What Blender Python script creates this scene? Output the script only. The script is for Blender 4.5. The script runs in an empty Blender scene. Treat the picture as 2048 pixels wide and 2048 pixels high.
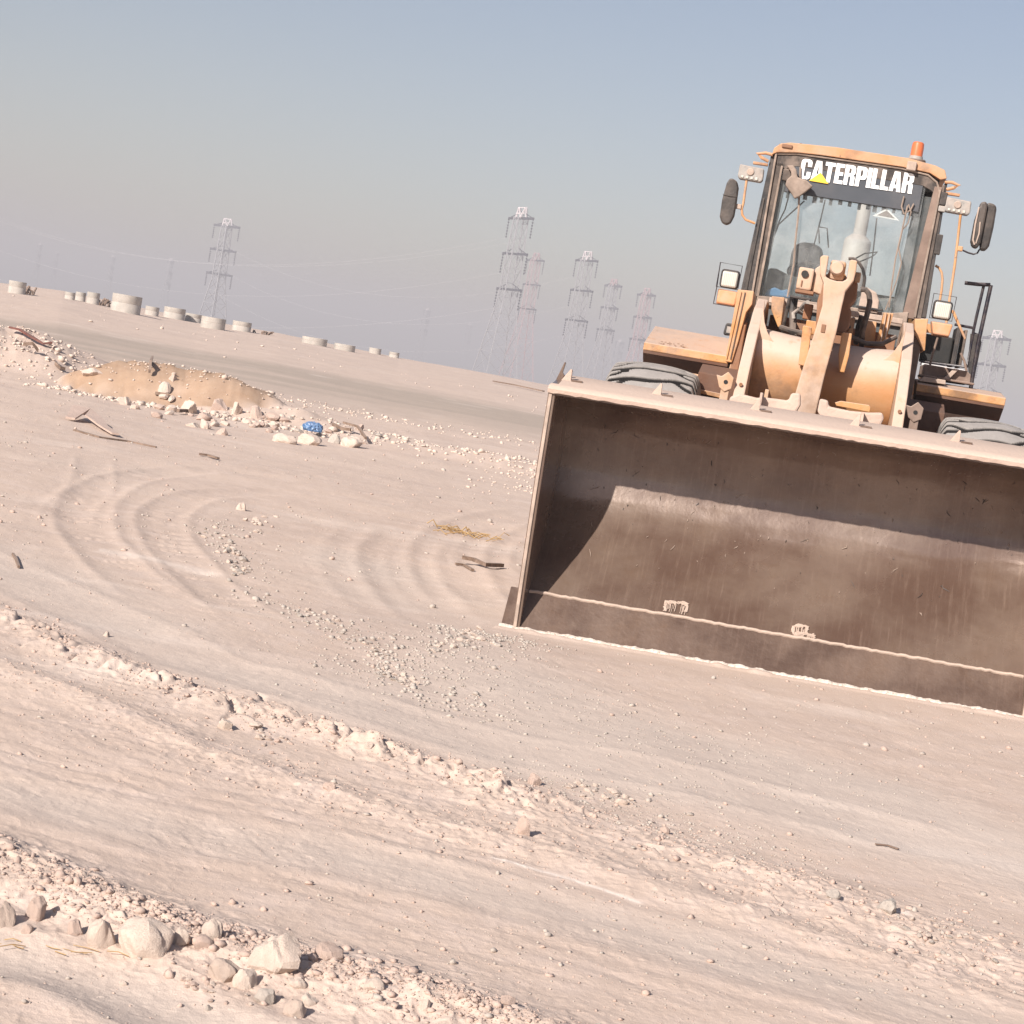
import bpy, bmesh, math, random
import numpy as np
from mathutils import Vector, Matrix

random.seed(7); RNG = np.random.default_rng(11)
S = bpy.context.scene
COL = S.collection
PI = math.pi
R = math.radians

# ------------------------------------------------------------ camera
CAM_H = 1.41; FPX = 4000.0
ROLL = R(9.7); PITCH = math.atan(293 / FPX)
cr, sr, cp, sp = math.cos(ROLL), math.sin(ROLL), math.cos(PITCH), math.sin(PITCH)
right0 = Vector((1, 0, 0)); up0 = Vector((0, sp, cp)); fwd = Vector((0, cp, -sp))
RV = right0 * cr + up0 * sr
UV = up0 * cr - right0 * sr
cam_d = bpy.data.cameras.new('camera'); cam = bpy.data.objects.new('camera', cam_d); COL.objects.link(cam)
cam_d.sensor_width = 36.0; cam_d.sensor_fit = 'HORIZONTAL'; cam_d.lens = 36.0 * FPX / 2048.0
cam_d.clip_start = 0.1; cam_d.clip_end = 60000
mw = Matrix.Identity(4)
for i in range(3):
    mw[i][0] = RV[i]; mw[i][1] = UV[i]; mw[i][2] = -fwd[i]
mw[2][3] = CAM_H
cam.matrix_world = mw
S.camera = cam

# ------------------------------------------------------------ light
SUN_AZ = R(34); SUN_EL = R(30)            # azimuth the light travels towards, from +Y to +X
W = bpy.data.worlds.new('World'); S.world = W; W.use_nodes = True
wn = W.node_tree; wn.nodes.clear()
sky = wn.nodes.new('ShaderNodeTexSky'); sky.sky_type = 'NISHITA'; sky.sun_disc = False
sky.sun_elevation = SUN_EL; sky.sun_rotation = SUN_AZ + PI
sky.air_density = 1.0; sky.dust_density = 1.2; sky.ozone_density = 1.0
bg = wn.nodes.new('ShaderNodeBackground'); bg.inputs[1].default_value = 0.07
wo = wn.nodes.new('ShaderNodeOutputWorld')
tint = wn.nodes.new('ShaderNodeMix'); tint.data_type = 'RGBA'; tint.blend_type = 'MULTIPLY'; tint.inputs[0].default_value = 1.0
tint.inputs[7].default_value = (1.03, .935, .935, 1)
wn.links.new(sky.outputs[0], tint.inputs[6]); wn.links.new(tint.outputs[2], bg.inputs[0]); wn.links.new(bg.outputs[0], wo.inputs[0])
sun_d = bpy.data.lights.new('sun', 'SUN'); sun_d.energy = 5.0; sun_d.angle = R(0.55); sun_d.color = (1.0, 0.925, 0.85)
sun = bpy.data.objects.new('sun', sun_d); COL.objects.link(sun)
SDIR = Vector((math.sin(SUN_AZ) * math.cos(SUN_EL), math.cos(SUN_AZ) * math.cos(SUN_EL), -math.sin(SUN_EL)))
sun.rotation_euler = SDIR.to_track_quat('-Z', 'Y').to_euler(); sun.location = (-20, -30, 30)
S.view_settings.view_transform = 'Standard'; S.view_settings.look = 'None'
S.view_settings.exposure = 0.66; S.view_settings.gamma = 1.0; S.view_settings.use_curve_mapping = False
S.render.engine = 'CYCLES'
S.cycles.max_bounces = 8; S.cycles.transparent_max_bounces = 12; S.cycles.volume_bounces = 0
S.cycles.sample_clamp_indirect = 6.0

# ------------------------------------------------------------ helpers
def tag(o, label=None, cat=None, group=None, kind=None):
    if label: o['label'] = label
    if cat: o['category'] = cat
    if group: o['group'] = group
    if kind: o['kind'] = kind
    return o

def empty(name, loc=(0, 0, 0), rz=0, parent=None):
    o = bpy.data.objects.new(name, None); COL.objects.link(o)
    o.location = loc; o.rotation_euler = (0, 0, rz); o.empty_display_size = 0.1
    if parent: o.parent = parent
    return o

def link(name, me, mat, parent=None):
    o = bpy.data.objects.new(name, me); COL.objects.link(o)
    if mat is not None and len(me.materials) == 0: me.materials.append(mat)
    if parent: o.parent = parent
    return o

class MB:
    """collects shapes into one mesh"""
    def __init__(s): s.v = []; s.f = []
    def add(s, vs, fs):
        n = len(s.v); s.v += [tuple(v) for v in vs]; s.f += [tuple(i + n for i in f) for f in fs]; return s
    def box(s, x0, x1, y0, y1, z0, z1):
        vs = [(x, y, z) for x in (x0, x1) for y in (y0, y1) for z in (z0, z1)]
        return s.add(vs, [(0, 1, 3, 2), (4, 6, 7, 5), (0, 4, 5, 1), (2, 3, 7, 6), (0, 2, 6, 4), (1, 5, 7, 3)])
    def prism(s, poly, axis, a0, a1):
        def m(p, a):
            return (a, p[0], p[1]) if axis == 'x' else ((p[0], a, p[1]) if axis == 'y' else (p[0], p[1], a))
        n = len(poly)
        vs = [m(p, a0) for p in poly] + [m(p, a1) for p in poly]
        fs = [tuple(range(n)), tuple(range(2 * n - 1, n - 1, -1))] + [(i, (i + 1) % n + 0, (i + 1) % n + n, i + n) for i in range(n)]
        return s.add(vs, fs)
    def tube(s, pts, r, n=8, closed=False):
        pts = [Vector(p) for p in pts]; m = len(pts); rs = r if isinstance(r, (list, tuple)) else [r] * m
        base = len(s.v); ref = None
        for i, p in enumerate(pts):
            if closed: d = pts[(i + 1) % m] - pts[i - 1]
            else: d = pts[min(i + 1, m - 1)] - pts[max(i - 1, 0)]
            d.normalize()
            if ref is None: ref = Vector((0, 0, 1)) if abs(d.z) < .9 else Vector((1, 0, 0))
            a = d.cross(ref).normalized(); b = a.cross(d).normalized(); ref = b
            for k in range(n):
                t = 2 * PI * k / n; q = p + (a * math.cos(t) + b * math.sin(t)) * rs[i]; s.v.append(tuple(q))
        for i in range(m if closed else m - 1):
            for k in range(n):
                j = (i + 1) % m
                s.f.append((base + i * n + k, base + i * n + (k + 1) % n, base + j * n + (k + 1) % n, base + j * n + k))
        if not closed:
            s.f.append(tuple(base + k for k in range(n - 1, -1, -1))); s.f.append(tuple(base + (m - 1) * n + k for k in range(n)))
        return s
    def lathe(s, prof, c, axis='z', n=24):
        base = len(s.v); m = len(prof)
        for (r_, h) in prof:
            for k in range(n):
                t = 2 * PI * k / n; a, b = r_ * math.cos(t), r_ * math.sin(t)
                s.v.append({'z': (c[0] + a, c[1] + b, c[2] + h), 'x': (c[0] + h, c[1] + a, c[2] + b), 'y': (c[0] + a, c[1] + h, c[2] + b)}[axis])
        for i in range(m - 1):
            for k in range(n):
                s.f.append((base + i * n + k, base + i * n + (k + 1) % n, base + (i + 1) * n + (k + 1) % n, base + (i + 1) * n + k))
        s.f.append(tuple(base + k for k in range(n - 1, -1, -1))); s.f.append(tuple(base + (m - 1) * n + k for k in range(n)))
        return s
    def mesh(s, name, smooth=False):
        me = bpy.data.meshes.new(name); me.from_pydata(s.v, [], s.f); me.update()
        bm = bmesh.new(); bm.from_mesh(me); bmesh.ops.recalc_face_normals(bm, faces=bm.faces); bm.to_mesh(me); bm.free()
        if smooth:
            me.polygons.foreach_set('use_smooth', [True] * len(me.polygons))
            try: me.set_sharp_from_angle(angle=R(38))
            except Exception: pass
        return me
    def build(s, name, mat, parent=None, bevel=0, smooth=False, seg=2):
        o = link(name, s.mesh(name, smooth), mat, parent)
        if bevel:
            b = o.modifiers.new('bevel', 'BEVEL'); b.width = bevel; b.segments = seg; b.limit_method = 'ANGLE'; b.angle_limit = R(35)
            b.harden_normals = False
        return o

def arc(c, r_, a0, a1, n):
    return [(c[0] + r_ * math.cos(R(a0 + (a1 - a0) * i / n)), c[1] + r_ * math.sin(R(a0 + (a1 - a0) * i / n))) for i in range(n + 1)]

# ------------------------------------------------------------ materials
def nt(name):
    m = bpy.data.materials.new(name); m.use_nodes = True; t = m.node_tree
    return m, t, t.nodes['Principled BSDF'], t.nodes['Material Output']

def mixc(t, fac, a, b):
    n = t.nodes.new('ShaderNodeMix'); n.data_type = 'RGBA'
    for k, v in ((0, fac), (6, a), (7, b)):
        if hasattr(v, 'links'): t.links.new(v, n.inputs[k])
        else: n.inputs[k].default_value = v if k == 0 else (*v, 1)
    return n.outputs[2]

def noise(t, vec, scale, detail=5, rough=.6, dist=0.0):
    n = t.nodes.new('ShaderNodeTexNoise'); n.inputs['Scale'].default_value = scale; n.inputs['Detail'].default_value = detail
    n.inputs['Roughness'].default_value = rough; n.inputs['Distortion'].default_value = dist
    t.links.new(vec, n.inputs['Vector']); return n.outputs['Fac']

def ramp(t, fac, lo, hi):
    n = t.nodes.new('ShaderNodeMapRange'); n.inputs[1].default_value = lo; n.inputs[2].default_value = hi
    n.interpolation_type = 'SMOOTHSTEP'; t.links.new(fac, n.inputs[0]); return n.outputs[0]

def math_(t, op, a, b=None, clamp=False):
    n = t.nodes.new('ShaderNodeMath'); n.operation = op; n.use_clamp = clamp
    for i, v in enumerate((a, b)):
        if v is None: continue
        if hasattr(v, 'links'): t.links.new(v, n.inputs[i])
        else: n.inputs[i].default_value = v
    return n.outputs[0]

def coords(t, sc=(1, 1, 1)):
    c = t.nodes.new('ShaderNodeTexCoord'); mp = t.nodes.new('ShaderNodeMapping'); mp.inputs['Scale'].default_value = sc
    t.links.new(c.outputs['Object'], mp.inputs[0]); return mp.outputs[0]

DUST = (.53, .41, .335)
def paint(name, c1, c2, rough=.6, metal=0.0, sc=6, dust=.5, dust_up=.9, chips=None, bump=.15, bsc=60, streak=False, dustc=DUST, chip_lo=.66, grime=None):
    m, t, p, o = nt(name); v = coords(t)
    base = mixc(t, ramp(t, noise(t, v, sc), .35, .65), c1, c2)
    if streak:
        vs = coords(t, (46, 3.2, 3.2)); base = mixc(t, math_(t, 'MULTIPLY', ramp(t, noise(t, vs, 1.0, 8, .75), .48, .78), .45), base, tuple(min(1, k * 1.5 + .01) for k in c2))
    if chips is not None:
        base = mixc(t, ramp(t, noise(t, v, sc * 5, 6, .7), chip_lo, chip_lo + .04), base, chips)
    if grime:
        gmk = math_(t, 'MULTIPLY', ramp(t, noise(t, v, 3.1, 8, .68), .50, .68), grime)
        base = mixc(t, gmk, base, (.13, .075, .045))
    g = t.nodes.new('ShaderNodeNewGeometry'); sx = t.nodes.new('ShaderNodeSeparateXYZ'); t.links.new(g.outputs['Normal'], sx.inputs[0])
    up = math_(t, 'MULTIPLY', ramp(t, sx.outputs[2], .05, .85), dust_up)
    pat = math_(t, 'MULTIPLY', ramp(t, noise(t, v, sc * .7, 6, .65), .38, .66), dust)
    d = math_(t, 'MAXIMUM', up, pat)
    d = math_(t, 'MULTIPLY', d, math_(t, 'ADD', math_(t, 'MULTIPLY', noise(t, v, sc * 9, 3), .5), .72), clamp=True)
    if grime: d = math_(t, 'MULTIPLY', d, math_(t, 'SUBTRACT', 1.0, math_(t, 'MULTIPLY', ramp(t, noise(t, v, 11, 7, .7), .56, .70), grime)), clamp=True)
    col = mixc(t, d, base, dustc)
    t.links.new(col, p.inputs['Base Color'])
    p.inputs['Metallic'].default_value = metal
    t.links.new(math_(t, 'ADD', math_(t, 'MULTIPLY', d, .22 if rough < .3 else .35), rough, clamp=True), p.inputs['Roughness'])
    b = t.nodes.new('ShaderNodeBump'); b.inputs['Strength'].default_value = bump; b.inputs['Distance'].default_value = .01
    t.links.new(noise(t, v, bsc, 4), b.inputs['Height']); t.links.new(b.outputs[0], p.inputs['Normal'])
    return m

M = {}
M['yellow'] = paint('yellow_paint', (.48, .225, .075), (.53, .27, .105), .5, dust=.30, dust_up=.8, chips=(.09, .045, .03), sc=5, chip_lo=.64, grime=.75)
M['yellow_dusty'] = paint('dusty_yellow_paint', (.48, .28, .15), (.50, .335, .235), .7, dust=.75, dust_up=.95, chips=(.13, .07, .045), sc=4, chip_lo=.68, grime=.6)
M['tube'] = paint('tube_paint', (.43, .205, .08), (.45, .245, .115), .5, dust=.28, dust_up=1.6, chips=(.12, .065, .04), sc=3, chip_lo=.70, grime=.5)
M['roof'] = paint('roof_paint', (.50, .245, .11), (.46, .26, .14), .6, dust=.25, dust_up=.5, chips=(.09, .05, .035), sc=8, chip_lo=.64, grime=.6)
M['rust'] = paint('worn_brown_steel', (.112, .067, .049), (.195, .140, .108), .25, metal=.25, dust=.22, dust_up=.05, sc=1.6, chips=(.34, .26, .215), streak=True, bump=.28, bsc=7, dustc=(.24, .18, .145), chip_lo=.79, grime=.35)
M['rust'].node_tree.nodes['Principled BSDF'].inputs['Specular IOR Level'].default_value = .95
M['shade_brown'] = paint('dirty_shaded_paint', (.11, .045, .022), (.09, .042, .026), .8, dust=.08, dust_up=.1, sc=4)  # dirty brown paint, darkened further to carry the shade under the fenders
M['edge_steel'] = paint('scraped_steel', (.085, .052, .038), (.135, .09, .068), .36, metal=.2, dust=.2, dust_up=.05, sc=4, chips=(.28, .20, .165), streak=True, bump=.3, bsc=30, dustc=(.28, .21, .165), chip_lo=.70, grime=.4)
M['dusted'] = paint('dust_caked_steel', (.42, .315, .26), (.47, .36, .30), .9, dust=.8, dust_up=.98, sc=7, chips=(.16, .10, .075), bump=.5, bsc=40, chip_lo=.74)
M['bare'] = paint('polished_edge', (.60, .53, .465), (.66, .585, .52), .8, dust=.3, dust_up=.2, sc=18, chips=(.30, .22, .18), bump=.6, bsc=90, chip_lo=.58, dustc=(.62, .52, .44))
M['black'] = paint('black_rubber_trim', (.007, .007, .009), (.014, .012, .012), .5, dust=.10, dust_up=.18, sc=9)
M['frame_brown'] = paint('dusty_cab_frame', (.045, .034, .028), (.085, .064, .052), .7, dust=.20, dust_up=.6, sc=7)
M['frame_tan'] = paint('tan_cab_frame', (.13, .088, .068), (.19, .13, .102), .75, dust=.22, dust_up=.8, sc=5, grime=.4)
M['frame_pale'] = paint('pale_edge_trim', (.32, .25, .205), (.40, .315, .26), .8, dust=.6, dust_up=.9, sc=14)
M['frame_dull'] = paint('dull_edge_trim', (.19, .145, .115), (.27, .21, .17), .8, dust=.3, dust_up=.7, sc=14)
M['bluegrey'] = paint('cab_blue_grey_trim', (.035, .047, .052), (.05, .064, .07), .6, dust=.10, dust_up=.2, sc=8)
M['visor'] = paint('dark_visor_film', (.042, .050, .062), (.052, .060, .073), .45, dust=.08, dust_up=.1, sc=3, bump=.02)
M['visor_top'] = paint('dusty_header', (.022, .018, .017), (.055, .043, .036), .7, dust=.28, dust_up=.5, sc=11)
M['white'] = paint('white_vinyl', (.86, .86, .85), (.83, .83, .82), .5, dust=.0, dust_up=.0, bump=0)
M['yvinyl'] = paint('yellow_vinyl', (.86, .55, .04), (.86, .55, .04), .5, dust=.0, dust_up=.0, bump=0)
M['tyre'] = None
M['hose'] = paint('hose_rubber', (.010, .009, .009), (.018, .016, .016), .6, dust=.22, dust_up=.4, sc=12)
M['lamp_grey'] = paint('lamp_housing', (.24, .225, .21), (.32, .30, .275), .6, dust=.3, dust_up=.6, sc=20)
M['mirror'] = paint('mirror_shell', (.022, .018, .016), (.038, .031, .027), .45, dust=.10, dust_up=.30, sc=8)
M['steel_white'] = paint('pale_muffler_steel', (.40, .37, .35), (.46, .43, .40), .6, dust=.2, dust_up=.4, sc=6)
M['grey_plastic'] = paint('grey_plastic', (.08, .095, .10), (.11, .125, .13), .6, dust=.15, dust_up=.3, sc=6)
M['rail'] = paint('dark_blue_rail', (.006, .006, .016), (.016, .010, .014), .4, dust=.08, dust_up=.15, sc=20)
M['silver'] = paint('pale_bar', (.58, .58, .58), (.64, .64, .64), .5, dust=.1, dust_up=.2, sc=9)
M['dark'] = paint('grill_dark', (.005, .006, .006), (.008, .008, .008), .7, dust=.03, dust_up=.1)
M['amber'] = paint('faded_amber_lens', (.62, .27, .12), (.60, .30, .15), .5, dust=.35, dust_up=.4, sc=14, bump=0)
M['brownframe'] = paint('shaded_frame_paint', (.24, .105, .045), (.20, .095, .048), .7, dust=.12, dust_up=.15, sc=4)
M['blueshirt'] = paint('blue_cloth', (.06, .16, .30), (.08, .20, .36), .9, dust=.1, dust_up=.1)

def simple(name, c, rough=.5, **k):
    m, t, p, o = nt(name); p.inputs['Base Color'].default_value = (*c, 1); p.inputs['Roughness'].default_value = rough
    for a, b in k.items(): p.inputs[a].default_value = b
    return m
M['beacon'] = simple('orange_beacon_lens', (.60, .15, .055), .4)
m, t, p, o = nt('lamp_lens'); v = coords(t)
wv = t.nodes.new('ShaderNodeTexWave'); wv.inputs['Scale'].default_value = 26; t.links.new(v, wv.inputs[0])
t.links.new(mixc(t, wv.outputs['Fac'], (.56, .53, .47), (.50, .47, .41)), p.inputs['Base Color']); p.inputs['Roughness'].default_value = .3
bb = t.nodes.new('ShaderNodeBump'); bb.inputs['Strength'].default_value = .3; bb.inputs['Distance'].default_value = .004
t.links.new(wv.outputs['Fac'], bb.inputs['Height']); t.links.new(bb.outputs[0], p.inputs['Normal']); M['lens'] = m

# dusty window glass
def glass(name, dustamt):
    m, t, p, o = nt(name); t.nodes.remove(p)
    tr = t.nodes.new('ShaderNodeBsdfTransparent'); tr.inputs[0].default_value = (.965, .985, .985, 1)
    df = t.nodes.new('ShaderNodeBsdfDiffuse'); df.inputs[0].default_value = (.55, .565, .57, 1)
    gl = t.nodes.new('ShaderNodeBsdfGlossy'); gl.inputs['Roughness'].default_value = .05
    v = coords(t); nz = noise(t, v, 4, 5)
    m1 = t.nodes.new('ShaderNodeMixShader'); t.links.new(math_(t, 'MULTIPLY', math_(t, 'ADD', math_(t, 'MULTIPLY', ramp(t, nz, .38, .66), 1.3), .35), dustamt), m1.inputs[0])
    t.links.new(tr.outputs[0], m1.inputs[1]); t.links.new(df.outputs[0], m1.inputs[2])
    fr = t.nodes.new('ShaderNodeFresnel'); fr.inputs[0].default_value = 1.5
    m2 = t.nodes.new('ShaderNodeMixShader'); t.links.new(fr.outputs[0], m2.inputs[0])
    t.links.new(m1.outputs[0], m2.inputs[1]); t.links.new(gl.outputs[0], m2.inputs[2]); t.links.new(m2.outputs[0], o.inputs[0])
    return m
M['glass'] = glass('dusty_windscreen_glass', .10)
M['glass_side'] = glass('side_window_glass', .06)

# tyre rubber, pale dust on the lug faces only
m, t, p, o = nt('dusty_tyre_rubber'); v = coords(t)
at = t.nodes.new('ShaderNodeAttribute'); at.attribute_name = 'lug'
dst = math_(t, 'MULTIPLY', ramp(t, at.outputs['Fac'], .55, 1.0), math_(t, 'ADD', math_(t, 'MULTIPLY', noise(t, v, 9, 6, .7), .6), .58), clamp=True)
t.links.new(mixc(t, dst, (.010, .008, .008), (.33, .305, .285)), p.inputs['Base Color']); p.inputs['Roughness'].default_value = .9
bb = t.nodes.new('ShaderNodeBump'); bb.inputs['Strength'].default_value = .4; bb.inputs['Distance'].default_value = .01
t.links.new(noise(t, v, 40, 5), bb.inputs['Height']); t.links.new(bb.outputs[0], p.inputs['Normal']); M['tyre'] = m

# ground
m, t, p, o = nt('desert_ground'); v = coords(t)
def attr(n):
    a = t.nodes.new('ShaderNodeAttribute'); a.attribute_name = n; return a.outputs['Fac']
n1 = noise(t, v, .55, 7, .62, .4); n2 = noise(t, v, 5, 6, .65); n3 = noise(t, v, 55, 4, .7); n4 = noise(t, v, 260, 2, .6)
pink = mixc(t, ramp(t, n1, .32, .68), (.515, .405, .336), (.575, .455, .374))
pink = mixc(t, ramp(t, n2, .40, .75), pink, (.59, .475, .405))
grey = mixc(t, ramp(t, n2, .3, .7), (.53, .44, .378), (.57, .475, .405))
gm = math_(t, 'ADD', math_(t, 'MULTIPLY', attr('grey'), .75), math_(t, 'MULTIPLY', math_(t, 'SUBTRACT', n1, .5), .9), clamp=True)
c = mixc(t, ramp(t, gm, .15, .85), pink, grey)
c = mixc(t, attr('road'), c, (.38, .315, .26))
c = mixc(t, attr('soil'), c, mixc(t, ramp(t, n2, .3, .7), (.34, .225, .15), (.39, .27, .185)))
c = mixc(t, attr('white'), c, (.78, .68, .60))
c = mixc(t, math_(t, 'MULTIPLY', ramp(t, n3, .56, .80), .55), c, (.66, .55, .47))
c = mixc(t, math_(t, 'MULTIPLY', ramp(t, n4, .60, .78), .35), c, (.33, .245, .20))
t.links.new(c, p.inputs['Base Color']); p.inputs['Roughness'].default_value = .95
p.inputs['Specular IOR Level'].default_value = .15
hsum = math_(t, 'ADD', math_(t, 'MULTIPLY', n3, .7), math_(t, 'MULTIPLY', n4, .3))
bb = t.nodes.new('ShaderNodeBump'); bb.inputs['Strength'].default_value = .4; bb.inputs['Distance'].default_value = .010
t.links.new(hsum, bb.inputs['Height']); t.links.new(bb.outputs[0], p.inputs['Normal']); M['ground'] = m

def rockmat(name, c1, c2, c3):
    m, t, p, o = nt(name); v = coords(t)
    oi = t.nodes.new('ShaderNodeObjectInfo')
    a = mixc(t, ramp(t, noise(t, v, 3, 6), .35, .65), c1, c2)
    a = mixc(t, ramp(t, noise(t, v, 16, 6, .7), .52, .72), a, c3)
    a = mixc(t, math_(t, 'MULTIPLY', oi.outputs['Random'], .25), a, (.46, .36, .30))
    t.links.new(a, p.inputs['Base Color']); p.inputs['Roughness'].default_value = .92
    b = t.nodes.new('ShaderNodeBump'); b.inputs['Strength'].default_value = .5; b.inputs['Distance'].default_value = .02
    t.links.new(noise(t, v, 14, 8, .7), b.inputs['Height']); t.links.new(b.outputs[0], p.inputs['Normal']); return m
M['rock'] = rockmat('pale_limestone', (.54, .44, .37), (.60, .50, .425), (.43, .335, .275))
M['rock_brown'] = rockmat('brownish_stone', (.42, .33, .275), (.48, .385, .32), (.52, .42, .36))
M['rock_grey'] = rockmat('grey_stone', (.38, .335, .295), (.46, .41, .36), (.30, .26, .225))
M['clod'] = rockmat('sand_clod', (.44, .33, .275), (.49, .37, .31), (.52, .41, .345))
M['concrete'] = paint('pale_concrete', (.36, .335, .30), (.44, .405, .365), .9, dust=.12, dust_up=.3, sc=3, chips=(.36, .32, .28), bump=.2, chip_lo=.72)
M['wood'] = paint('weathered_wood', (.13, .085, .06), (.20, .135, .10), .85, dust=.2, dust_up=.3, sc=20)
M['rusty'] = paint('rusty_red_metal', (.11, .03, .022), (.16, .05, .035), .7, dust=.1, dust_up=.2, sc=10)
M['bluebag'] = paint('blue_plastic', (.05, .14, .30), (.09, .22, .42), .35, dust=.12, dust_up=.2, sc=10)
M['straw'] = paint('dry_straw', (.30, .18, .07), (.42, .28, .12), .8, dust=.1, dust_up=.1, sc=30)
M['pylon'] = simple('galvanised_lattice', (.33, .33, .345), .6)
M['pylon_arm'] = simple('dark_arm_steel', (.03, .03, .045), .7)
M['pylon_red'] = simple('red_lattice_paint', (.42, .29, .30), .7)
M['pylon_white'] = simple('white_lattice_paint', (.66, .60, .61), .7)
M['wire'] = simple('conductor', (.50, .50, .51), .5)

# ------------------------------------------------------------ noise & terrain
def vnoise(x, y, seed=0):
    xi = np.floor(x).astype(np.int64); yi = np.floor(y).astype(np.int64); xf = x - xi; yf = y - yi
    def h(a, b):
        n = (a * 374761393 + b * 668265263 + seed * 974634777) & 0xFFFFFFFF
        n = ((n ^ (n >> 13)) * 1274126177) & 0xFFFFFFFF
        n = n ^ (n >> 16); return (n & 0xFFFFFF) / float(0xFFFFFF)
    u = xf * xf * xf * (xf * (xf * 6 - 15) + 10); w = yf * yf * yf * (yf * (yf * 6 - 15) + 10)
    a = h(xi, yi) * (1 - u) + h(xi + 1, yi) * u; b = h(xi, yi + 1) * (1 - u) + h(xi + 1, yi + 1) * u
    return (a * (1 - w) + b * w) * 2 - 1

def fbm(x, y, sc, oct=4, seed=0, gain=.5):
    s = 0; a = 1.; tot = 0
    for i in range(oct):
        ang = .7 * i; X = (x * math.cos(ang) - y * math.sin(ang)) * sc * 2.03 ** i; Y = (x * math.sin(ang) + y * math.cos(ang)) * sc * 2.03 ** i
        s = s + a * vnoise(X, Y, seed + i * 17); tot += a; a *= gain
    return s / tot

def pdist(x, y, pl):
    """distance to a polyline, distance along it, side"""
    px_ = [q[0] for q in pl]; py_ = [q[1] for q in pl]; mrg = 2.5
    m_ = (x > min(px_) - mrg) & (x < max(px_) + mrg) & (y > min(py_) - mrg) & (y < max(py_) + mrg)
    B_ = np.full(x.shape, 1e9); A_ = np.zeros(x.shape); S_ = np.zeros(x.shape)
    if not m_.any(): return B_, A_, S_
    xx, yy = x[m_], y[m_]
    best = np.full(xx.shape, 1e9); al = np.zeros(xx.shape); sd = np.zeros(xx.shape); acc = 0.
    for (x0, y0), (x1, y1) in zip(pl[:-1], pl[1:]):
        dx, dy = x1 - x0, y1 - y0; L2 = dx * dx + dy * dy; L = math.sqrt(L2)
        tt = np.clip(((xx - x0) * dx + (yy - y0) * dy) / L2, 0, 1); ex = xx - x0 - tt * dx; ey = yy - y0 - tt * dy
        d = ex * ex + ey * ey; k = d < best
        best = np.where(k, d, best); al = np.where(k, acc + tt * L, al); sd = np.where(k, np.sign(dx * ey - dy * ex), sd); acc += L
    B_[m_] = np.sqrt(best); A_[m_] = al; S_[m_] = sd
    return B_, A_, S_

def ss(x, a, b):
    t_ = np.clip((x - a) / (b - a), 0, 1); return t_ * t_ * (3 - 2 * t_)

FORE = [(-2.2, 5.3), (-1.1, 4.78), (-.87, 4.62), (-.66, 4.50), (-.48, 4.43), (-.3, 4.36), (-.06, 4.27), (.16, 4.19), (.7, 3.95)]
FLOW = [(-1.5, 4.5), (-.92, 4.16), (-.75, 4.13), (-.56, 4.01), (-.38, 3.86), (0, 3.5)]
RDG2 = [(-3.2, 9.4), (-2.04, 8.3), (-1.6, 7.8), (-1.23, 7.42), (-.95, 7.30), (-.61, 7.06), (-.39, 6.96), (-.09, 6.74), (.22, 6.48)]
RDG2B = [(.22, 6.48), (.53, 6.32), (.91, 6.07), (1.31, 5.72), (1.61, 5.44), (2.4, 4.9)]
RDG3 = [(-2.4, 7.6), (-1.77, 7.25), (-1.32, 6.9), (-.87, 6.43), (-.44, 6.16), (-.03, 5.97), (.28, 5.85), (.9, 5.5), (1.6, 5.0)]
WLINE = [(.12, 5.70), (.18, 5.67), (.35, 5.60), (.53, 5.48)]
TG1 = [(-3.2, 10.6), (-2.46, 9.7), (-1.73, 8.75), (-1.14, 8.05), (-.5, 7.7), (.1, 7.35), (.68, 7.35), (1.4, 7.1), (2.2, 6.6)]
TG2 = [(-1.9, 5.7), (-1.28, 5.5), (-.83, 5.39), (-.3, 5.45), (.28, 5.25), (.81, 5.02), (1.31, 4.85), (2, 4.5)]
GP1 = [(-1.99, 13.6), (-1.79, 12.7), (-1.5, 11.5), (-1.09, 10.15), (-.83, 9.7), (-.51, 9.3), (-.36, 8.6), (-.12, 8.18), (-.01, 7.82)]
GP2 = [(-.46, 8.3), (-.22, 9.3), (-.06, 10.3), (.12, 10.2)]
CA = [(.55, 20.3), (.1, 19), (-.29, 17.02), (-.45, 14.79), (-.33, 12.84), (-.16, 11.69), (.01, 10.98)]
CB = [(.5, 18.3), (.18, 17.48), (-.11, 16.38), (-.18, 14.49), (-.05, 13.0)]
CC = [(-.7, 15.5), (-.76, 13.82), (-.62, 12.36), (-.39, 11.11), (-.15, 10.3)]
CC2 = [(-.98, 15.6), (-1.04, 13.8), (-.90, 12.2), (-.66, 10.95), (-.40, 10.1)]
CD = [(-1.1, 20.3), (-2.5, 18.7), (-3.1, 16.4), (-2.95, 14.0), (-2.6, 12.2), (-2.23, 11.09), (-1.8, 9.95), (-1.35, 9.1)]
CD2 = [(-.5, 18.6), (-1.8, 17.3), (-2.45, 15.4), (-2.35, 13.4), (-2.0, 11.9), (-1.62, 10.7), (-1.2, 9.6), (-.9, 9.0)]
CE = [(-3.7, 17.5), (-3.01, 14.43), (-2.85, 12.9), (-2.55, 11.6)]
WH1 = [(-3.6, 11.7), (-2.6, 11.2), (-1.6, 10.9)]
WH2 = [(1.2, 5.9), (1.55, 5.75), (1.9, 5.55)]

CR_A = [-2600, -1087, -956, -823, -680, -518, -375, -273, -120, 22, 400, 1200, 2600]
CR_B = [-16, -13, -8, -14, -19, -18, -23, -26, -27.5, -30, -31, -32, -32]
DC = 97.0

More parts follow.
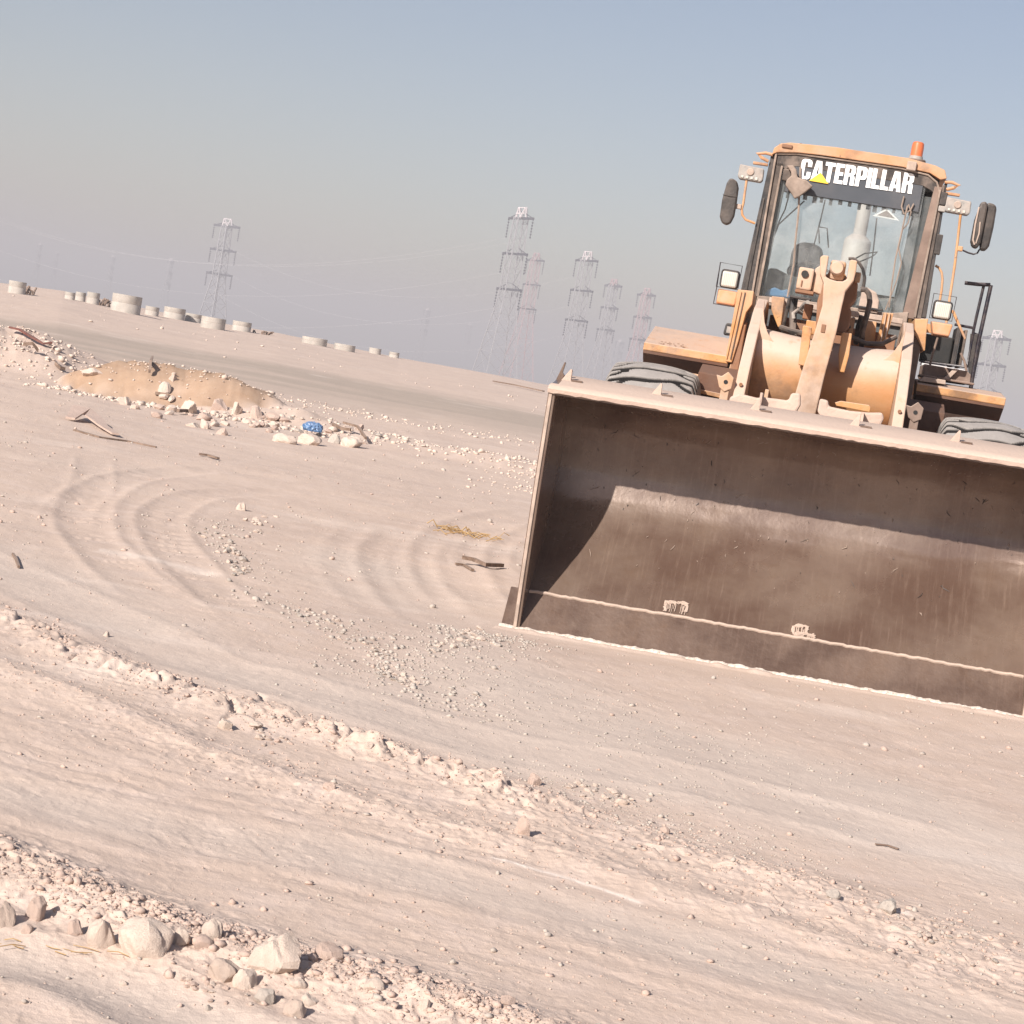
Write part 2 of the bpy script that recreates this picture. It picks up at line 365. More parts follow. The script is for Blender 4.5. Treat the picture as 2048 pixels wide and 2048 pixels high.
def chaikin(pl, n=2):
    for _ in range(n):
        q = [pl[0]]
        for a_, b_ in zip(pl[:-1], pl[1:]):
            q += [(a_[0] * .75 + b_[0] * .25, a_[1] * .75 + b_[1] * .25), (a_[0] * .25 + b_[0] * .75, a_[1] * .25 + b_[1] * .75)]
        pl = q + [pl[-1]]
    return pl
CA, CB, CC, CC2, CD, CD2, CE = (chaikin(q, 2) for q in (CA, CB, CC, CC2, CD, CD2, CE))
_c = random.Random(3); CELLS = []
for (x0, y0), (x1, y1) in zip(RDG2[1:-1], RDG2[2:]):
    for k in range(4):
        f = (k + _c.uniform(.2, .8)) / 4; CELLS.append((x0 + (x1 - x0) * f + _c.gauss(0, .02), y0 + (y1 - y0) * f - .06 + _c.gauss(0, .11), _c.uniform(.05, .11), _c.uniform(.014, .028)))
for k in range(26): CELLS.append((_c.uniform(.25, 2.2), 0, _c.uniform(.03, .06), _c.uniform(.006, .012)))
CELLS = [(a_, (6.5 - .78 * a_ + _c.gauss(0, .16)) if b_ == 0 else b_, c_, d_) for a_, b_, c_, d_ in CELLS]
for k in range(0): CELLS.append((_c.uniform(-1.4, 1.5), _c.uniform(4.7, 5.75), _c.uniform(.018, .04), _c.uniform(.003, .007)))
def plen(pl): return sum(math.hypot(b_[0] - a_[0], b_[1] - a_[1]) for a_, b_ in zip(pl[:-1], pl[1:]))

ETH = math.atan(568 / FPX * cp); EX, EY = 10.75 * math.sin(ETH), 10.75 * math.cos(ETH)
def terrain(x, y):
    x = np.asarray(x, float); y = np.asarray(y, float)
    D = np.maximum(y, .01); rr = np.hypot(x, y)
    a = x / np.maximum(y, 1.0) * FPX; a = np.where(y > 1, a, 3000 * np.sign(x))
    zc = CAM_H + np.interp(a, CR_A, CR_B) * DC / FPX
    s = np.clip((rr - 22) / (DC - 22), 0, 1) ** 1.25
    zf = zc * s * (y > 0)
    drop = np.clip((rr - DC) / 210, 0, 1); zf = zf - 28.5 * (drop * drop * (3 - 2 * drop)) - .02 * np.clip(rr - DC, 0, 14)
    h = zf
    fade = np.clip(1.2 - rr / 120, 0, 1)
    near = ss(rr, 60, 18)
    # broad unevenness
    h = h + fade * (.035 * fbm(x, y, .33, 3, 3) + .012 * fbm(x, y, 1.7, 3, 5)) * ss(rr, 2, 5)
    dF, aF, sF = pdist(x, y, FORE); dL, aL, sL = pdist(x, y, FLOW)
    d2, a2, s2 = pdist(x, y, RDG2); d2b, a2b, s2b = pdist(x, y, RDG2B); d3, a3, s3 = pdist(x, y, RDG3)
    dT1, _, _ = pdist(x, y, TG1); dT2, aT2, _ = pdist(x, y, TG2)
    wob = fbm(x, y, 3.0, 3, 21) * .5 + .5
    rough = .10 + .9 * np.exp(-(dF / .20) ** 2) + .85 * np.exp(-(d2 / .17) ** 2) + .55 * np.exp(-(d2b / .25) ** 2) + .30 * np.exp(-(d3 / .22) ** 2)
    rough = rough * (1 - .75 * np.exp(-(dT1 / .42) ** 2)) * (1 - .5 * np.exp(-(dT2 / .35) ** 2))
    rough = np.maximum(rough, .12) * (.55 + .9 * wob)
    h = h + near * (.050 * np.exp(-(dF / .17) ** 2) * (.7 + .6 * wob))
    h = h - near * .016 * np.exp(-(dL / .11) ** 2) + near * .008 * np.exp(-((dL - .17) / .05) ** 2)
    h = h + near * (.024 * np.exp(-(d2 / .15) ** 2) * (.2 + 1.1 * wob)) + near * .018 * np.exp(-(d2b / .2) ** 2) * (.3 + wob) + near * .016 * np.exp(-(d3 / .10) ** 2)
    # lumpy cells pressed up by tyre lugs: a raised far rim round a shallow hollow
    for cx, cy, cr_, hh in CELLS:
        m_ = (np.abs(x - cx) < cr_ * 2.4) & (np.abs(y - cy) < cr_ * 4)
        if m_.any():
            ex, ey = x[m_] - cx, (y[m_] - cy) * .62; dd = np.hypot(ex, ey) * (1 + .22 * fbm(x[m_] + cx, y[m_], 9, 3, 14)); an = np.arctan2(ey, ex)
            rim = np.clip((cr_ - dd) / (cr_ * .14), 0, 1) * np.clip(.5 + .5 * (ey * .9 + ex * .3) / cr_, 0, 1) ** 1.5 - .75 * np.exp(-((dd - cr_ * 1.07) / (cr_ * .10)) ** 2) * ss(ey / cr_, -.1, .5) * ss(fbm(x[m_], y[m_], 12, 2, 15), -.35, .1)
            h[m_] = h[m_] + hh * rim
    lump = fbm(x, y, 7, 4, 31, .55); fine = fbm(x, y, 24, 4, 41, .62)
    h = h + near * (rough * (.014 * lump + .012 * fine) + .0004 * fine + .003 * np.clip(fbm(x, y, 33, 2, 133) - .33, 0, 1) * ss(wob, .3, .6))
    rdg = 1 - np.abs(fbm(x, y, 11, 3, 71, .5)) * 2.2
    h = h + near * rough * .010 * np.clip(rdg, 0, 1) ** 3
    # parallel ruts
    for pl, w, dep, lug, lam in ((TG1, .20, .005, .0006, .11), (TG2, .17, .004, .0008, .10), (CA, .20, .010, .003, .2), (CB, .15, .005, .002, .2), (CC, .20, .009, .003, .2), (CC2, .16, .003, .003, .2),
                                 (CD, .14, .007, .012, .19), (CD2, .13, .006, .010, .21), (CE, .12, .004, .006, .25), (RDG3, .3, .0, .0015, .09)):
        d, al, sd = pdist(x, y, pl)
        L_ = plen(pl); near_ = near * ss(al, 0, .18 * L_) * ss(al, L_, .86 * L_); core = np.exp(-(d / w) ** 4)
        h = h - near_ * dep * core + near_ * dep * .75 * np.exp(-((d - w * 1.35) / (w * .28)) ** 2)
        h = h - near_ * lug * core * ss(np.sin((al + .35 * d * sd) * 2 * PI / lam), .2, .6) * ss(wob, .35, .7)
    for off in (.30, .42, .55, .9, 1.02):
        h = h - near * .0028 * wob * np.exp(-((d3 - off) / .03) ** 2) * (s3 < 0) - near * .003 * wob * np.exp(-((dT2 - off) / .025) ** 2)
    # soil mound and gravel heap further back
    mx, my = (x + 5.05) / 1.75, (y - 28.9) / 1.1
    mm = np.clip(1 - (mx * mx + my * my), 0, 1); mx2, my2 = (x + 3.6) / 1.25, (y - 28.0) / .75
    mm2 = np.clip(1 - (mx2 * mx2 + my2 * my2), 0, 1)
    h = h + .035 * mm * fbm(x, y, 7, 3, 57) + .54 * mm ** .7 * (1 + .25 * fbm(x, y, 1.4, 4, 51)) + .12 * mm2 ** .7 * (1 + .4 * fbm(x, y, 2.6, 4, 52))
    gx, gy = (x + 8.6) / 2.6, (y - 31.5) / 2.6
    h = h + .55 * np.clip(1 - gx * gx - gy * gy, 0, 1) ** 1.2 * (1 + .25 * fbm(x, y, 2.5, 4, 53))
    bk, _, _ = pdist(x, y, [(-3, 28.6), (-1.6, 27.5), (0.5, 26.5), (3, 26)])
    h = h + .12 * np.exp(-(bk / .8) ** 2) * (1 + .8 * fbm(x, y, 1.8, 4, 54))
    far = ss(rr, 18, 30) * fade
    h = h + far * (.05 * fbm(x, y, .35, 4, 61) + .028 * np.clip(fbm(x, y, 1.3, 4, 62) - .15, 0, 1)) * (1 - .8 * np.exp(-((rr - 47) / 9) ** 4))
    # ground planed level along the bucket edge, with a thin line of spilled sand
    lx = (x - EX) * math.cos(ETH) - (y - EY) * math.sin(ETH); ly = (x - EX) * math.sin(ETH) + (y - EY) * math.cos(ETH)
    k = np.exp(-(ly / .55) ** 4) * ss(np.abs(lx), 2.3, 1.5)
    h = h * (1 - k) + k * (.0131 * lx + .004 + .3 * (h - zf) * ss(np.abs(ly), .1, .5))
    h = h + k * np.exp(-((ly + .045) / .030) ** 2) * (.010 + .018 * np.clip(fbm(x, y, 9, 3, 111), 0, 1)) * (np.abs(lx) < 1.5)
    return h

def masks(x, y):
    rr = np.hypot(x, y)
    dT1, _, _ = pdist(x, y, TG1); dT2, _, _ = pdist(x, y, TG2); dF, _, _ = pdist(x, y, FORE); d2, _, s2 = pdist(x, y, RDG2)
    dL, _, _ = pdist(x, y, FLOW); dg, _, _ = pdist(x, y, [(-.9, 12.8), (-.4, 10.5), (.2, 8.6), (1.5, 7.6)])
    n = fbm(x, y, 1.1, 4, 81) * .5 + .5
    grey = .95 * np.exp(-(dT1 / .60) ** 2) + .75 * np.exp(-(dT2 / .30) ** 2) + .8 * np.exp(-(dg / .7) ** 2) + 1.0 * np.exp(-(dL / .20) ** 4)
    grey = grey * (1 - .9 * np.exp(-(dF / .2) ** 2)) * (1 - .9 * np.exp(-(d2 / .2) ** 2)) + .35 * (n - .5)
    grey = grey + .5 * np.exp(-(((x + 3.3) / 1.2) ** 2 + ((y - 16.5) / 1.6) ** 2))
    grey = np.clip(grey, 0, 1) * ss(rr, 24, 16)
    road = np.exp(-((rr - 46 + 3 * fbm(x, y, .1, 2, 91)) / 8.0) ** 4) * (.75 + .5 * (fbm(x * .25, y * 1.6, .5, 4, 92)))
    mx, my = (x + 5.05) / 1.62, (y - 28.75) / 1.12
    soil = np.clip((1.12 - (mx * mx + my * my)) * 5, 0, 1) * ss(x, -3.3, -3.9) * (.75 + .4 * n)
    wl, _, _ = pdist(x, y, WLINE); w1, _, _ = pdist(x, y, WH1); w2, _, _ = pdist(x, y, WH2)
    white = .8 * np.exp(-(wl / .012) ** 2) + .45 * np.exp(-(w1 / .10) ** 2) * (n > .5) + .6 * np.exp(-(w2 / .05) ** 2) * (fbm(x, y, 9, 3, 93) > .0)
    white = white + .35 * np.clip(fbm(x * .7, y * 2.2, .8, 4, 94) - .35, 0, 1) * 2
    return grey, np.clip(road, 0, .9), np.clip(soil, 0, 1), np.clip(white, 0, 1)

# polar sheet: fine inside the field of view, coarse round about, out to the haze
az_f = np.linspace(-R(16.2), R(16.2), 660)
az_c = np.concatenate([np.linspace(-PI, -R(16.2), 61)[:-1], az_f, np.linspace(R(16.2), PI, 61)[1:-1]])
r1 = np.linspace(.4, 3.3, 16)[:-1]
bpx = np.concatenate([np.linspace(CAM_H * 2000 / 3.3, 210, 1080)[:-1], np.linspace(210, CAM_H * 2000 / 60, 210)]); r2 = CAM_H * 2000 / bpx
r3 = np.concatenate([np.linspace(60, 100, 60)[1:], np.geomspace(100, 340, 40)[1:], np.geomspace(340, 6200, 24)[1:]])
rads = np.concatenate([r1, r2, r3])
AZ, RR = np.meshgrid(az_c, rads); GX = (RR * np.sin(AZ)).ravel(); GY = (RR * np.cos(AZ)).ravel()
GZ = terrain(GX, GY)
nr, nc = RR.shape
co = np.stack([GX, GY, GZ], 1)
i = np.arange(nr - 1)[:, None] * nc; j = np.arange(nc)[None, :]; j2 = (j + 1) % nc
quads = np.stack([i + j, i + j2, i + nc + j2, i + nc + j], -1).reshape(-1, 4)
inner = len(co); co = np.vstack([co, [[0, 0, float(terrain(np.array([0.]), np.array([.01]))[0])]]])
tri = np.stack([np.arange(nc), np.full(nc, inner), (np.arange(nc) + 1) % nc], 1)
me = bpy.data.meshes.new('ground')
me.vertices.add(len(co)); me.vertices.foreach_set('co', co.ravel())
lt = np.concatenate([quads[:, ::-1].ravel(), tri[:, ::-1].ravel()]); me.loops.add(len(lt)); me.loops.foreach_set('vertex_index', lt)
npoly = len(quads) + len(tri); me.polygons.add(npoly)
ls = np.concatenate([np.arange(len(quads)) * 4, len(quads) * 4 + np.arange(len(tri)) * 3]); me.polygons.foreach_set('loop_start', ls)
me.update(calc_edges=True); me.validate()
me.polygons.foreach_set('use_smooth', [True] * npoly)
ms = masks(co[:, 0], co[:, 1])
for nm, arr in zip(('grey', 'road', 'soil', 'white'), ms):
    a_ = me.attributes.new(nm, 'FLOAT', 'POINT'); a_.data.foreach_set('value', arr.astype(np.float32))
ground = link('ground', me, M['ground']); tag(ground, 'pale pinkish desert ground with tyre tracks and low ridges', None, None, 'structure')
if me.polygons[len(quads) // 2].normal.z < 0: me.flip_normals()

def pix(px, py):
    """ground point seen at a place in the picture (numpy arrays)"""
    u = np.asarray(px, float) - 1024; v = 1024 - np.asarray(py, float)
    a = u * cr - v * sr; b = u * sr + v * cr
    dx = a; dy = FPX * cp + b * sp; dz = -FPX * sp + b * cp
    def first(ts):
        X = dx[:, None] * ts; Y = dy[:, None] * ts; Z = CAM_H + dz[:, None] * ts
        below = Z < terrain(X.ravel(), Y.ravel()).reshape(X.shape); ii = np.arange(len(dx))
        k = np.where(below.any(1), below.argmax(1), ts.shape[1] - 1); return k, ii, X, Y
    ts = np.repeat(np.geomspace(3.4, 130, 90)[None] / FPX, len(dx), 0)
    k, ii, X, Y = first(ts); k = np.maximum(k, 1)
    lo, hi = ts[ii, k - 1], ts[ii, k]
    ts = lo[:, None] + (hi - lo)[:, None] * np.linspace(0, 1, 24)[None]
    k, ii, X, Y = first(ts); return X[ii, k], Y[ii, k]
def pix1(px, py):
    X, Y = pix([px], [py]); x, y = float(X[0]), float(Y[0]); return x, y, float(terrain(np.array([x]), np.array([y]))[0])
def gz(x, y): return float(terrain(np.array([float(x)]), np.array([float(y)]))[0])

# ============================================================ WHEEL LOADER
TH = math.atan(568 / FPX * cp); RB = 10.75
LD = empty('wheel_loader', (RB * math.sin(TH), RB * math.cos(TH), 0), -TH)
tag(LD, 'dusty yellow wheel loader parked facing the camera with its bucket lowered', 'wheel loader')
def P(name, mb, mat, parent=None, bevel=.004, smooth=False, label=None):
    o = mb.build(name, M[mat], parent or LD, bevel=bevel, smooth=smooth)
    if label: o['label'] = label
    return o

# ---------------- bucket (rolled forward, edge on the ground)
XL, XR = -1.372, 1.334
prof_in = [(.155, .178), (.28, .30), (.40, .42), (.50, .525), (.56, .60), (.612, .68), (.642, .75), (.664, .83), (.674, .92), (.668, 1.02), (.64, 1.11), (.585, 1.19), (.51, 1.245), (.42, 1.275), (.30, 1.29), (.15, 1.295), (-.045, 1.288)]
def offset(pl, d):
    out = []
    for k, p_ in enumerate(pl):
        a_ = Vector(pl[max(k - 1, 0)]); b_ = Vector(pl[min(k + 1, len(pl) - 1)]); t_ = (b_ - a_).normalized()
        out.append((p_[0] + t_[1] * d, p_[1] - t_[0] * d))
    return out
prof_out = offset(prof_in, .03)
# the outer top plate rises to a crest behind the lip
prof_top = [(-.045, 1.335), (.12, 1.365), (.40, 1.405), (.56, 1.36), (.70, 1.22), (.77, 1.05), (.775, .88), (.73, .74), (.62, .58), (.43, .375), (.19, .13)]
nseg = 60
def dent(x, k):
    return .004 * float(fbm(np.array([x * 1.0 + 7]), np.array([k * 1.3]), 1.6, 3, 5)[0]) + .003 * float(fbm(np.array([x * 1.0]), np.array([k * 2.0]), 5, 2, 6)[0])
vs = []; fs = []
prof_c = []
for a_, b_ in zip(prof_in[:-1], prof_in[1:]):
    for q in range(3): prof_c.append((a_[0] + (b_[0] - a_[0]) * q / 3, a_[1] + (b_[1] - a_[1]) * q / 3))
prof_c.append(prof_in[-1])
# smooth the refined profile
for _ in range(3):
    prof_c = [prof_c[0]] + [((prof_c[k - 1][0] + 2 * prof_c[k][0] + prof_c[k + 1][0]) / 4, (prof_c[k - 1][1] + 2 * prof_c[k][1] + prof_c[k + 1][1]) / 4) for k in range(1, len(prof_c) - 1)] + [prof_c[-1]]
ring = prof_c + [(y, z) for y, z in prof_top]
NP = len(ring)
for s_ in range(nseg + 1):
    x = XL + (XR - XL) * s_ / nseg
    for k, (y, z) in enumerate(ring):
        e = dent(x, k * .17) if 3 < k < len(prof_c) - 4 else 0
        vs.append((x, y + e, z))
for s_ in range(nseg):
    for k in range(NP):
        k2 = (k + 1) % NP; fs.append((s_ * NP + k, s_ * NP + k2, (s_ + 1) * NP + k2, (s_ + 1) * NP + k))
fs.append(tuple(range(NP))); fs.append(tuple(nseg * NP + k for k in range(NP - 1, -1, -1)))
mb = MB(); mb.add(vs, fs); bucket = mb.build('bucket', M['rust'], LD, smooth=True)
bucket['label'] = 'wide brown steel bucket resting on its cutting edge'
bucket.rotation_euler = (0, -R(.75), 0); bucket.location = (-.004, 0, .012)
bucket.data.materials.append(M['dusted'])
for pl_ in bucket.data.polygons:
    c_ = pl_.center
    if pl_.normal.z > .15 and c_.z > 1.30 and c_.y > -.044: pl_.material_index = 1
B = bucket
# cutting edge plate: sloping slab wider than the side plates
def slab(poly, x0, x1, nm, mat, bev=.004, **k): return P(nm, MB().prism(poly, 'x', x0, x1), mat, B, bev, **k)
slab([(0, 0), (.012, -.012), (.20, .165), (.165, .205)], -1.475, 1.43, 'cutting_edge', 'edge_steel', .005)
# ragged worn white tip along the edge
mb = MB(); n_ = 190; vt = []; vf = []
for q in range(n_ + 1):
    x = -1.485 + 2.925 * q / n_; hgt = .012 + .004 * math.sin(q * .53) * math.sin(q * .31) + random.uniform(-.003, .003)
    vt += [(x, -.012, -.02), (x, -.014 + random.uniform(-.004, .004), hgt * .6), (x, .002, hgt), (x, .03, -.02)]
for q in range(n_):
    for k in range(3): vf.append((q * 4 + k, q * 4 + k + 1, q * 4 + k + 5, q * 4 + k + 4))
mb.add(vt, vf); P('worn_edge', mb, 'bare', B, 0, label='pale polished strip along the lower edge')
# weld bead above the edge
pts = [(XL + .005 + (XR - XL - .01) * q / 120, .158 - random.uniform(0, .004), .196 + random.uniform(-.003, .003)) for q in range(121)]
P('weld_bead', MB().tube(pts, .0095, 7), 'frame_pale', B, 0, True)
# welded patches on the floor: little frames of weld bead with drips
def on_floor(x, s_):
    y = .165 + .40 * s_; return (x, float(np.interp(y, [q[0] for q in prof_c[:20]], [q[0] for q in prof_c[:20]])) - .004, float(np.interp(y, [q[0] for q in prof_c[:20]], [q[1] for q in prof_c[:20]])) + .004)
for cx, s0, wd, hg in ((-.56, .06, .115, .13), (.125, .05, .075, .12), (.155, .02, .10, .05)):
    mb = MB()
    for rep in range(4):
        c4 = [(cx - wd / 2, s0), (cx - wd / 2, s0 + hg * .8), (cx + wd / 2, s0 + hg), (cx + wd / 2, s0 + .01)]
        pts = []
        for (xa, sa), (xb, sb) in zip(c4[:-1], c4[1:]):
            for q in range(5): pts.append(on_floor(xa + (xb - xa) * q / 5 + random.uniform(-.008, .008), sa + (sb - sa) * q / 5 + random.uniform(-.02, .02)))
        mb.tube(pts, [random.uniform(.0025, .0065) for _ in pts], 5)
    for q in range(16):
        x = cx + random.uniform(-wd / 2, wd / 2); s1 = s0 + hg * random.uniform(.5, 1); pts = [on_floor(x, s1), on_floor(x + .002, s1 - .05), on_floor(x, s1 - random.uniform(.07, .12))]
        mb.tube(pts, random.uniform(.0015, .003), 4)
    P('weld_patch', mb, 'frame_pale', B, 0)
# thin weld spatters, nicks and a few long gouges
mb = MB(); mb2 = MB()
for q in range(260):
    k = random.randrange(6, len(prof_c) - 6) if q < 130 else random.randrange(20, len(prof_c) - 10); x = random.uniform(XL + .15, XR - .05); y, z = prof_c[k]; 
    l_ = random.choice((.004, .008, .012, .02, .05)); dx = random.gauss(0, .5) * l_; k2 = max(0, k - 1); y2, z2 = prof_c[k2]; f = min(1, l_ / max(.01, math.hypot(y2 - y, z2 - z)))
    y2, z2 = y + (y2 - y) * f, z + (z2 - z) * f; r_ = random.uniform(.0010, .0030) * (1.5 if l_ < .006 else 1)
    (mb if random.random() < .6 else mb2).tube([(x, y - .004, z + .003), (x + dx * .4 + random.uniform(-.3, .3) * l_, (y + y2) / 2 - .0045, (z + z2) / 2 + .003), (x + dx, y2 - .004, z2 + .003)], [r_ * .5, r_, r_ * .4], 4)
o = P('scratch', mb, 'frame_dull', B, 0); o['kind'] = 'stuff'; o['label'] = 'fine pale nicks and weld spatter inside the bucket'
o = P('gouge', mb2, 'black', B, 0); o['kind'] = 'stuff'; o['label'] = 'small dark gouges inside the bucket'
# side plates
side = [(.0, .0), (-.03, .35), (-.05, .75), (-.05, 1.335), (.12, 1.36), (.40, 1.40), (.56, 1.355), (.70, 1.22), (.77, 1.05), (.775, .88), (.73, .74), (.62, .58), (.43, .375), (.20, .14)]
for x0, x1 in ((XL - .038, XL + .002), (XR - .002, XR + .038)):
    s_ = slab(side, x0, x1, 'side_plate', 'rust', .004)
    xm = (x0 + x1) / 2
    P('edge_bar', MB().prism([(-.012, .0), (-.042, .35), (-.060, .75), (-.060, 1.332), (-.046, 1.332), (-.046, .75), (-.026, .35), (.006, .0)], 'x', x0 + .006, x1 - .016 if x0 < 0 else x1 - .006), 'frame_pale', B, .003)
# lip bar along the top
mb = MB(); n_ = 90; vt = []; vf = []
for q in range(n_ + 1):
    x = XL - .04 + (XR - XL + .08) * q / n_; e = random.uniform(-.003, .003); lo = 1.297 + random.uniform(-.003, .003)
    vt += [(x, -.07 + e, lo), (x, -.075 + e, 1.318), (x, -.055, 1.337), (x, .03, 1.349), (x, .03, 1.305), (x, -.04, 1.296)]
for q in range(n_):
    for k in range(6): vf.append((q * 6 + k, q * 6 + (k + 1) % 6, q * 6 + 6 + (k + 1) % 6, q * 6 + 6 + k))
vf.append((5, 4, 3, 2, 1, 0)); vf.append(tuple(n_ * 6 + k for k in range(6)))
mb.add(vt, vf); P('lip_bar', mb, 'dusted', B, 0, True)
# gusset tabs, each with a raised dark bar as its slot's painted shade
for x in (-1.335, -.833, -.291, .250, .787, 1.27):
    P('gusset', MB().prism([(x - .05, 1.368), (x + .006, 1.368), (x + .004, 1.436), (x - .004, 1.44)], 'y', .20, .225), 'dusted', B, .002)
    P('slot_shade', MB().box(x + .012, x + .072, .17, .20, 1.372, 1.384), 'rust', B, .002)
P('corner_spike', MB().prism([(-1.42, 1.352), (-1.385, 1.37), (-1.372, 1.40), (-1.385, 1.415), (-1.376, 1.47), (-1.382, 1.474)], 'y', .22, .25), 'rust', B, .002)
P('hinge_plate', MB().prism([(-.47, 1.36), (-.468, 1.425), (-.42, 1.452), (-.31, 1.442), (-.295, 1.452), (-.145, 1.456), (-.135, 1.50), (-.085, 1.505), (-.075, 1.44), (-.10, 1.375)], 'y', .50, .66), 'dusted', B, .012)
P('hinge_plate', MB().prism([(.022, 1.42), (.024, 1.494), (.072, 1.49), (.08, 1.458), (.20, 1.452), (.30, 1.458), (.375, 1.47), (.39, 1.44), (.37, 1.375), (.06, 1.375)], 'y', .50, .66), 'dusted', B, .012)
P('hinge_rib', MB().box(-.302, -.288, .42, .70, 1.37, 1.475), 'dusted', B, .002)
P('hinge_rib', MB().box(.262, .276, .42, .70, 1.38, 1.455), 'dusted', B, .002)

# ---------------- lift arms, cross tube, tilt lever
arm = [(.70, .42), (.95, .95), (1.15, 1.32), (1.40, 1.62), (1.70, 1.84), (2.10, 2.02), (2.50, 2.10), (2.80, 2.09), (3.0, 2.0), (3.06, 1.85), (3.0, 1.70), (2.6, 1.62), (2.1, 1.48), (1.75, 1.22), (1.45, .80), (1.15, .36), (.92, .22), (.74, .28)]
for sx in (-1, 1):
    P('lift_arm', MB().prism(arm, 'x', sx * .474 - .034, sx * .474 + .034), 'yellow_dusty', None, .008)
P('cross_tube', MB().lathe([(.255, -.438), (.262, -.40), (.25, -.25), (.245, 0), (.25, .25), (.262, .40), (.255, .438)], (0, 1.98, 1.63), 'x', 40), 'tube', None, 0, True)
for sx in (-1, 1):
    ar = [(sx * .44, 1.77)] + [(sx * (.44 - .17 * (1 - math.cos(R(g)))), 2.06 - .27 * math.sin(R(g))) for g in range(0, 91, 15)]
    P('gusset_web', MB().prism(ar, 'y', 1.80, 1.84), 'yellow_dusty', None, .004)
lever = [(-.147, 2.345), (-.135, 2.36), (-.097, 2.364), (-.095, 2.237), (-.062, 2.226), (-.024, 2.222), (.010, 2.226), (.032, 2.242), (.030, 2.356), (.040, 2.362), (.074, 2.36), (.078, 2.30), (.074, 2.24), (.038, 2.171), (.033, 2.082), (.028, 1.921), (.005, 1.65), (-.008, 1.40), (-.008, 1.05), (-.155, 1.05), (-.157, 1.44), (-.135, 1.65), (-.098, 1.921), (-.083, 2.063), (-.100, 2.198), (-.130, 2.25)]
lv = P('tilt_lever', MB().prism(lever, 'y', 1.44, 1.60), 'yellow_dusty', None, .008)
P('slot_mark', MB().box(-.066, -.040, 1.434, 1.442, 1.905, 1.955), 'wood' if False else 'brownframe', lv, .003)
P('lever_pin', MB().lathe([(.0, -.045), (.034, -.045), (.044, -.03), (.044, .10)], (-.036, 1.49, 2.30), 'y', 20), 'yellow_dusty', lv, 0, True)
P('pin_block', MB().box(-.080, .014, 1.50, 1.66, 2.232, 2.350), 'yellow_dusty', lv, .018)
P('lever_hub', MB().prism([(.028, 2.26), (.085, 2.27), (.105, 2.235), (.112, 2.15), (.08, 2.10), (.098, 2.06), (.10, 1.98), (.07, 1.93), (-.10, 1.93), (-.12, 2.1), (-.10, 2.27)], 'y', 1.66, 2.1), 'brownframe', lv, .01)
P('lever_lug', MB().box(.076, .112, 1.58, 1.66, 2.245, 2.305), 'yellow', lv, .008)
P('tilt_cylinder', MB().lathe([(.07, 0), (.07, 1.1)], (-.03, 1.75, 2.24), 'y', 20), 'yellow', None, 0, True)
bx = P('valve_block', MB().box(-.262, -.168, 1.62, 1.80, 2.15, 2.285), 'yellow_dusty', None, .012)
P('valve_port', MB().lathe([(.022, -.01), (.022, .02)], (-.222, 1.617, 2.245), 'y', 16), 'dark', bx, 0, True)
P('valve_plate', MB().box(-.236, -.228, 1.612, 1.62, 2.168, 2.205), 'brownframe', bx, .002)
P('valve_bracket', MB().prism([(-.166, 2.152), (-.105, 2.14), (-.098, 2.32), (-.14, 2.315), (-.166, 2.29)], 'y', 1.66, 1.80), 'yellow_dusty', bx, .006)
P('valve_foot', MB().box(-.262, -.15, 1.62, 1.78, 2.130, 2.149), 'brownframe', bx, .003)
P('stop_bar', MB().prism([(-.178, 1.93), (-.172, 1.937), (-.122, 1.932), (-.113, 1.70), (-.118, 1.693), (-.164, 1.697)], 'y', 1.60, 1.72), 'yellow', None, .005)
P('stop_bar', MB().prism([(.061, 1.925), (.07, 1.935), (.122, 1.935), (.128, 1.80), (.118, 1.694), (.086, 1.694), (.064, 1.80)], 'y', 1.60, 1.72), 'yellow', None, .005)
P('lower_bar', MB().prism([(.088, 1.50), (.12, 1.515), (.28, 1.518), (.292, 1.505), (.29, 1.478), (.10, 1.482)], 'y', .80, .9), 'yellow', None, .004)
P('lower_post', MB().box(-.315, -.293, .9, 1.0, 1.30, 1.51), 'yellow_dusty', None, .003)

for sx in (-1, 1):
    P('arm_pin', MB().lathe([(.0, -.05), (.045, -.05), (.05, -.045), (.05, .05), (.045, .055), (0, .055)], (sx * .474, 2.92, 1.90), 'x', 20), 'frame_tan', None, 0, True)
    for k in range(3): P('arm_bolt', MB().lathe([(.0, -.012), (.011, -.012), (.012, 0)], (sx * .474, 1.30 + .12 * k, 1.515 + .105 * k - .012 * k * k), 'y', 8), 'brownframe', None, 0)
P('hose_bundle', MB().tube([(-.32, 2.05, 1.92), (-.24, 1.95, 1.905), (-.16, 1.9, 1.90)], .016, 8), 'hose', None, 0, True)
P('hose_bundle', MB().tube([(.12, 1.95, 1.93), (.22, 2.0, 1.905), (.32, 2.05, 1.92), (.40, 2.1, 1.98)], .015, 8), 'hose', None, 0, True)
# ---------------- front frame and tower
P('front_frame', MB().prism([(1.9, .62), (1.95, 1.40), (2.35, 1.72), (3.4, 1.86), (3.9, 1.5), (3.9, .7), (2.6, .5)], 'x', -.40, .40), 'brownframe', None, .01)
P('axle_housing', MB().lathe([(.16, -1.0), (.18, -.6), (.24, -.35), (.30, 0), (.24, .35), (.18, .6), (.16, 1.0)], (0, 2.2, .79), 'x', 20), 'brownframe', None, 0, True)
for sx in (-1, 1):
    P('frame_wing', MB().prism([(2.35, .9), (2.35, 1.56), (2.6, 1.62), (3.5, 1.62), (3.5, .9)], 'x', sx * .43, sx * .80), 'shade_brown', None, .006)  # wing colour darkened for the shadow below the fender
P('frame_step', MB().prism([(-.77, 1.425), (-.63, 1.415), (-.63, 1.445), (-.76, 1.45)], 'y', 2.28, 2.36), 'yellow', None, .004)
